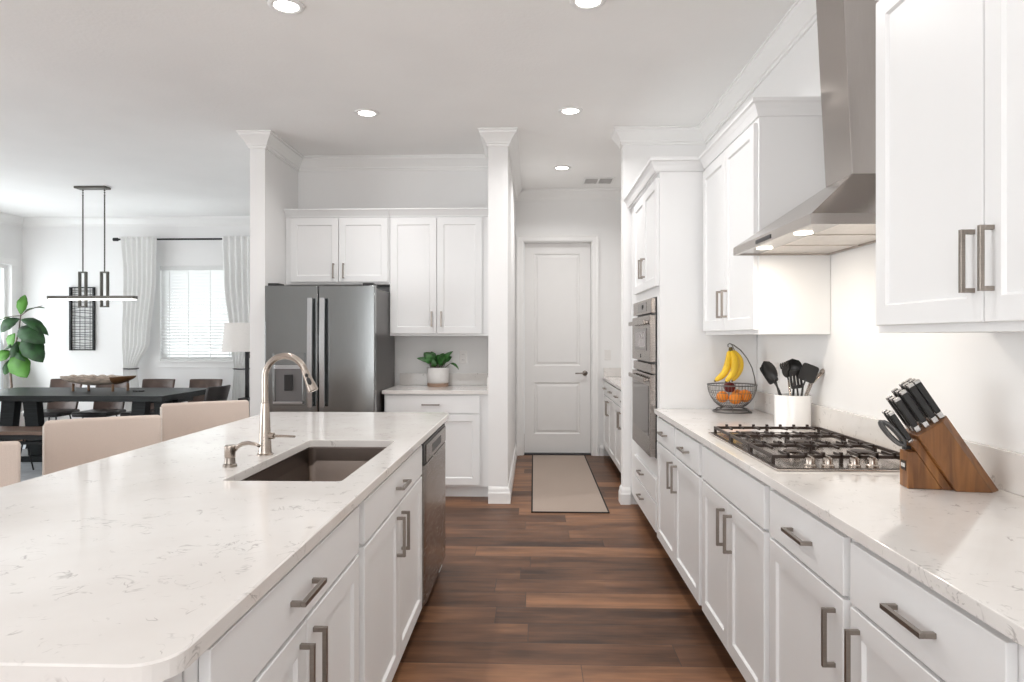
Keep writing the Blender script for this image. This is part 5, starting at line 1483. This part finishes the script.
obj('ladder_tape', bm, M_BLIND, t)

# curtain rod and curtains
RZ, RYY = 2.735, YB - 0.11
t = thing('curtain_rod', 'black curtain rod above the dining window', 'curtain rod', (-4.8, RYY, RZ))
bm = B(); tube(bm, [(-5.82, RYY, RZ), (-3.70, RYY, RZ)], 0.013, 12); obj('pole', bm, M_BLKMETAL, t, smooth=True)
for x, s in ((-5.82, -1), (-3.70, 1)):
    bm = B(); tube(bm, [(x + s * 0.0005, RYY, RZ), (x + s * 0.012, RYY, RZ), (x + s * 0.022, RYY, RZ), (x + s * 0.085, RYY, RZ)], [0.014, 0.014, 0.024, 0.024], 14); obj('finial', bm, M_BLKMETAL, t, autosmooth=40)
bm = B()
for x in (-5.80, -3.73): box(bm, x - 0.012, x + 0.012, RYY + 0.010, YB - 0.001, RZ - 0.012, RZ + 0.012)
obj('bracket', bm, M_BLKMETAL, t)
def curtain(label, prof, folds, seed):
    """prof: (z, x0, x1, amp)"""
    t = thing('curtain', label, 'curtain', ((prof[0][1] + prof[0][2]) / 2, RYY, 0))
    bm = B(); NX = 90; NZ = 40; rnd = random.Random(seed); ph = rnd.uniform(0, 6)
    zs = [prof[0][0] + (prof[-1][0] - prof[0][0]) * j / NZ for j in range(NZ + 1)]
    def at(z):
        for (za, a0, a1, am), (zb, b0, b1, bm_) in zip(prof, prof[1:]):
            if zb <= z <= za:
                f = (za - z) / (za - zb); f = f * f * (3 - 2 * f)
                return a0 + (b0 - a0) * f, a1 + (b1 - a1) * f, am + (bm_ - am) * f
        return prof[-1][1:]
    sh = []
    for side in (0, 1):
        g = []
        for z in zs:
            x0, x1, am = at(z); r = []
            for i in range(NX + 1):
                u = i / NX
                y = RYY - 0.022 - am * (0.5 + 0.5 * math.sin(folds * 2 * PI * u + ph + 0.7 * math.sin(3 * u + z))) - side * 0.003
                r.append(bm.verts.new((x0 + (x1 - x0) * u, y, z)))
            g.append(r)
        sh.append(g)
    for j in range(NZ):
        for i in range(NX):
            for g in sh: bm.faces.new((g[j][i], g[j][i + 1], g[j + 1][i + 1], g[j + 1][i]))
        for i in (0, NX): bm.faces.new((sh[0][j][i], sh[0][j + 1][i], sh[1][j + 1][i], sh[1][j][i]))
    for j in (0, NZ):
        for i in range(NX): bm.faces.new((sh[0][j][i], sh[0][j][i + 1], sh[1][j][i + 1], sh[1][j][i]))
    obj('cloth', bm, M_CURT, t, smooth=True)
    zt = 0.925; x0, x1, am = at(zt)
    bm = B(); tube(bm, [(x0 - 0.006, RYY - 0.012, zt), (x0 - 0.004, RYY - 0.045, zt - 0.003), ((x0 + x1) / 2, RYY - 0.078, zt - 0.006), (x1 + 0.004, RYY - 0.045, zt - 0.003), (x1 + 0.006, RYY - 0.012, zt)], 0.009, 8, closed=True)
    obj('tie_back', bm, M_BLACK, t, smooth=True)
curtain('white curtain tied back at the left of the dining window', [(2.765, -5.76, -5.255, 0.05), (2.2, -5.72, -5.27, 0.055), (1.3, -5.74, -5.36, 0.05), (0.925, -5.735, -5.545, 0.032), (0.5, -5.74, -5.49, 0.045), (0.012, -5.76, -5.46, 0.05)], 7, 1)
curtain('white curtain tied back at the right of the dining window', [(2.765, -4.335, -3.74, 0.05), (2.2, -4.31, -3.75, 0.055), (1.3, -4.22, -3.76, 0.05), (0.925, -4.175, -3.965, 0.032), (0.5, -4.20, -3.95, 0.045), (0.012, -4.23, -3.93, 0.05)], 7, 2)

# floor lamp with tray table
lx, ly = -3.19, 7.5
t = thing('floor_lamp', 'floor lamp with white drum shade and black stem beside the wall end', 'lamp', (lx, ly, 0))
bm = B(); lathe(bm, [(0.0005, 0.0108), (0.14, 0.0108), (0.14, 0.028), (0.0005, 0.030)], (lx, ly, 0), 30); obj('base', bm, M_BLKMETAL, t, autosmooth=40)
bm = B(); box(bm, lx - 0.018, lx + 0.018, ly - 0.018, ly + 0.018, 0.0305, 1.25); obj('stem', bm, M_BLKMETAL, t, 0.003)
bm = B(); lathe(bm, [(0.235, 1.205), (0.205, 1.520), (0.202, 1.520), (0.232, 1.205)], (lx - 0.03, ly, 0), 44); lathe
b2 = bm.verts; obj('lamp_shade', bm, M_SHADE, t, autosmooth=50)
bm = B(); tube(bm, [(lx - 0.20, ly, 1.225), (lx + 0.15, ly, 1.225)], 0.004, 6); tube(bm, [(lx + 0.0, ly, 1.225), (lx + 0.035, ly, 1.19), (lx + 0.035, ly, 1.13)], 0.010, 8); obj('fitter', bm, M_BLKMETAL, t)
bm = B(); sphere(bm, (lx - 0.03, ly, 1.34), 0.035); obj('bulb', bm, M_WHITE, t, smooth=True)
bm = B(); box(bm, lx - 0.062, lx + 0.052, ly - 0.10, ly + 0.10, 0.665, 0.690); box(bm, lx + 0.010, lx + 0.052, ly - 0.095, ly - 0.055, 0.0305, 0.6645); obj('tray', bm, M_BLKMETAL, t, 0.003)

# fiddle leaf fig
gx, gy = -6.99, 8.88
t = thing('fiddle_leaf_fig', 'fiddle leaf fig tree in the left corner behind the dining table', 'plant', (gx, gy, 0))
bm = B(); lathe(bm, [(0.0005, 0.0005), (0.13, 0.0005), (0.15, 0.02), (0.18, 0.36), (0.172, 0.36), (0.168, 0.32), (0.0005, 0.32)], (gx, gy, 0), 30); obj('pot', bm, M_POTW, t, autosmooth=40)
bm = B(); lathe(bm, [(0.0005, 0.3205), (0.165, 0.3205), (0.16, 0.330), (0.0005, 0.332)], (gx, gy, 0), 24); obj('soil', bm, M_SOIL, t)
def lp(cu, cv, dy=0.0):
    """point of the tree at depth gy+dy from its place in the 0-60 x 280-390 window at 6.2x"""
    u, v = cu / 6.2, 280 + cv / 6.2; y = gy + dy
    th = math.atan(22 / 683.0); a = (u - 512) / 683.0; b_ = -(v - 337) / 683.0
    s = y / (a * math.sin(th) + math.cos(th))
    return Vector(((a * math.cos(th) - math.sin(th)) * s, y, 1.365 + b_ * s))
bm = B()
tube(bm, [(gx, gy, 0.325), (gx + 0.005, gy, 0.55), lp(72, 660), lp(64, 560), lp(62, 500), lp(95, 400), lp(118, 310), lp(128, 215)], [0.017, 0.016, 0.0145, 0.014, 0.013, 0.011, 0.009, 0.006], 8)
tube(bm, [lp(128, 222), lp(170, 190, -0.03), lp(215, 172, -0.05), lp(262, 160, -0.06)], [0.006, 0.006, 0.007, 0.003], 8)
tube(bm, [lp(124, 222), lp(70, 226), lp(25, 240)], [0.006, 0.005, 0.004], 8)
obj('trunk', bm, M_STEM, t, smooth=True)
bm = B(); by2 = B()
leaf(by2, lp(128, 215), lp(152, 92, -0.02), 0.13, (0.3, -1, 0.1), 0.05, 12, 0.2, shape=0.88)
leaf(by2, lp(70, 228), lp(-30, 262, -0.05), 0.10, (0, -0.25, 1), 0.12, 12, 0.14, shape=0.88)
leaf(bm, lp(150, 205, -0.01), lp(272, 158, -0.06), 0.12, (-0.3, -0.12, 1), 0.10, 12, 0.14, shape=0.88)
leaf(bm, lp(122, 240), lp(-5, 312, -0.14), 0.19, (0.1, -0.9, 0.6), 0.15, 12, 0.14, shape=0.88)
leaf(bm, lp(130, 245, 0.02), lp(288, 312, -0.08), 0.15, (0.1, -0.7, 0.9), 0.16, 12, 0.14, shape=0.88)
leaf(bm, lp(120, 300, -0.02), lp(258, 372, -0.16), 0.26, (0.1, -0.9, 0.6), 0.14, 12, 0.14, shape=0.88)
leaf(bm, lp(150, 345), lp(255, 500, -0.10), 0.27, (0.3, -0.9, 0.35), 0.10, 12, 0.14, shape=0.88)
leaf(by2, lp(90, 455, 0.0), lp(158, 600, -0.10), 0.27, (0.2, -1, 0.3), 0.08, 12, 0.14, shape=0.88)
leaf(bm, lp(80, 440, 0.0), lp(150, 570, -0.04), 0.22, (-0.4, -0.8, 0.5), 0.12, 12, 0.14, shape=0.88)
leaf(by2, lp(66, 440), lp(-15, 495, -0.10), 0.16, (0.3, -0.9, 0.5), 0.15, 12, 0.14, shape=0.88)
leaf(bm, lp(72, 420), lp(5, 440, 0.05), 0.16, (0.3, -0.6, 0.8), 0.15, 12, 0.14, shape=0.88)
leaf(bm, lp(104, 380), lp(78, 500, -0.05), 0.10, (0.5, -0.9, 0.2), 0.10, 12, 0.14, shape=0.88)
leaf(by2, lp(108, 380, 0.02), lp(168, 480, 0.04), 0.16, (0.2, -1, 0.2), 0.10, 12, 0.14, shape=0.88)
leaf(by2, lp(95, 330, 0.05), lp(50, 420, 0.08), 0.15, (0.0, -1, 0.3), 0.10, 12, 0.14, shape=0.88)
leaf(bm, lp(62, 490, 0.0), lp(30, 590, -0.03), 0.10, (0.7, -0.7, 0.2), 0.10, 12, 0.14, shape=0.88)
leaf(bm, lp(120, 320, 0.03), lp(180, 300, 0.10), 0.16, (0.2, -0.6, 0.9), 0.12, 12, 0.14, shape=0.88)
obj('leaves', bm, M_LEAF, t, smooth=True); obj('young_leaves', by2, M_LEAF2, t, smooth=True)
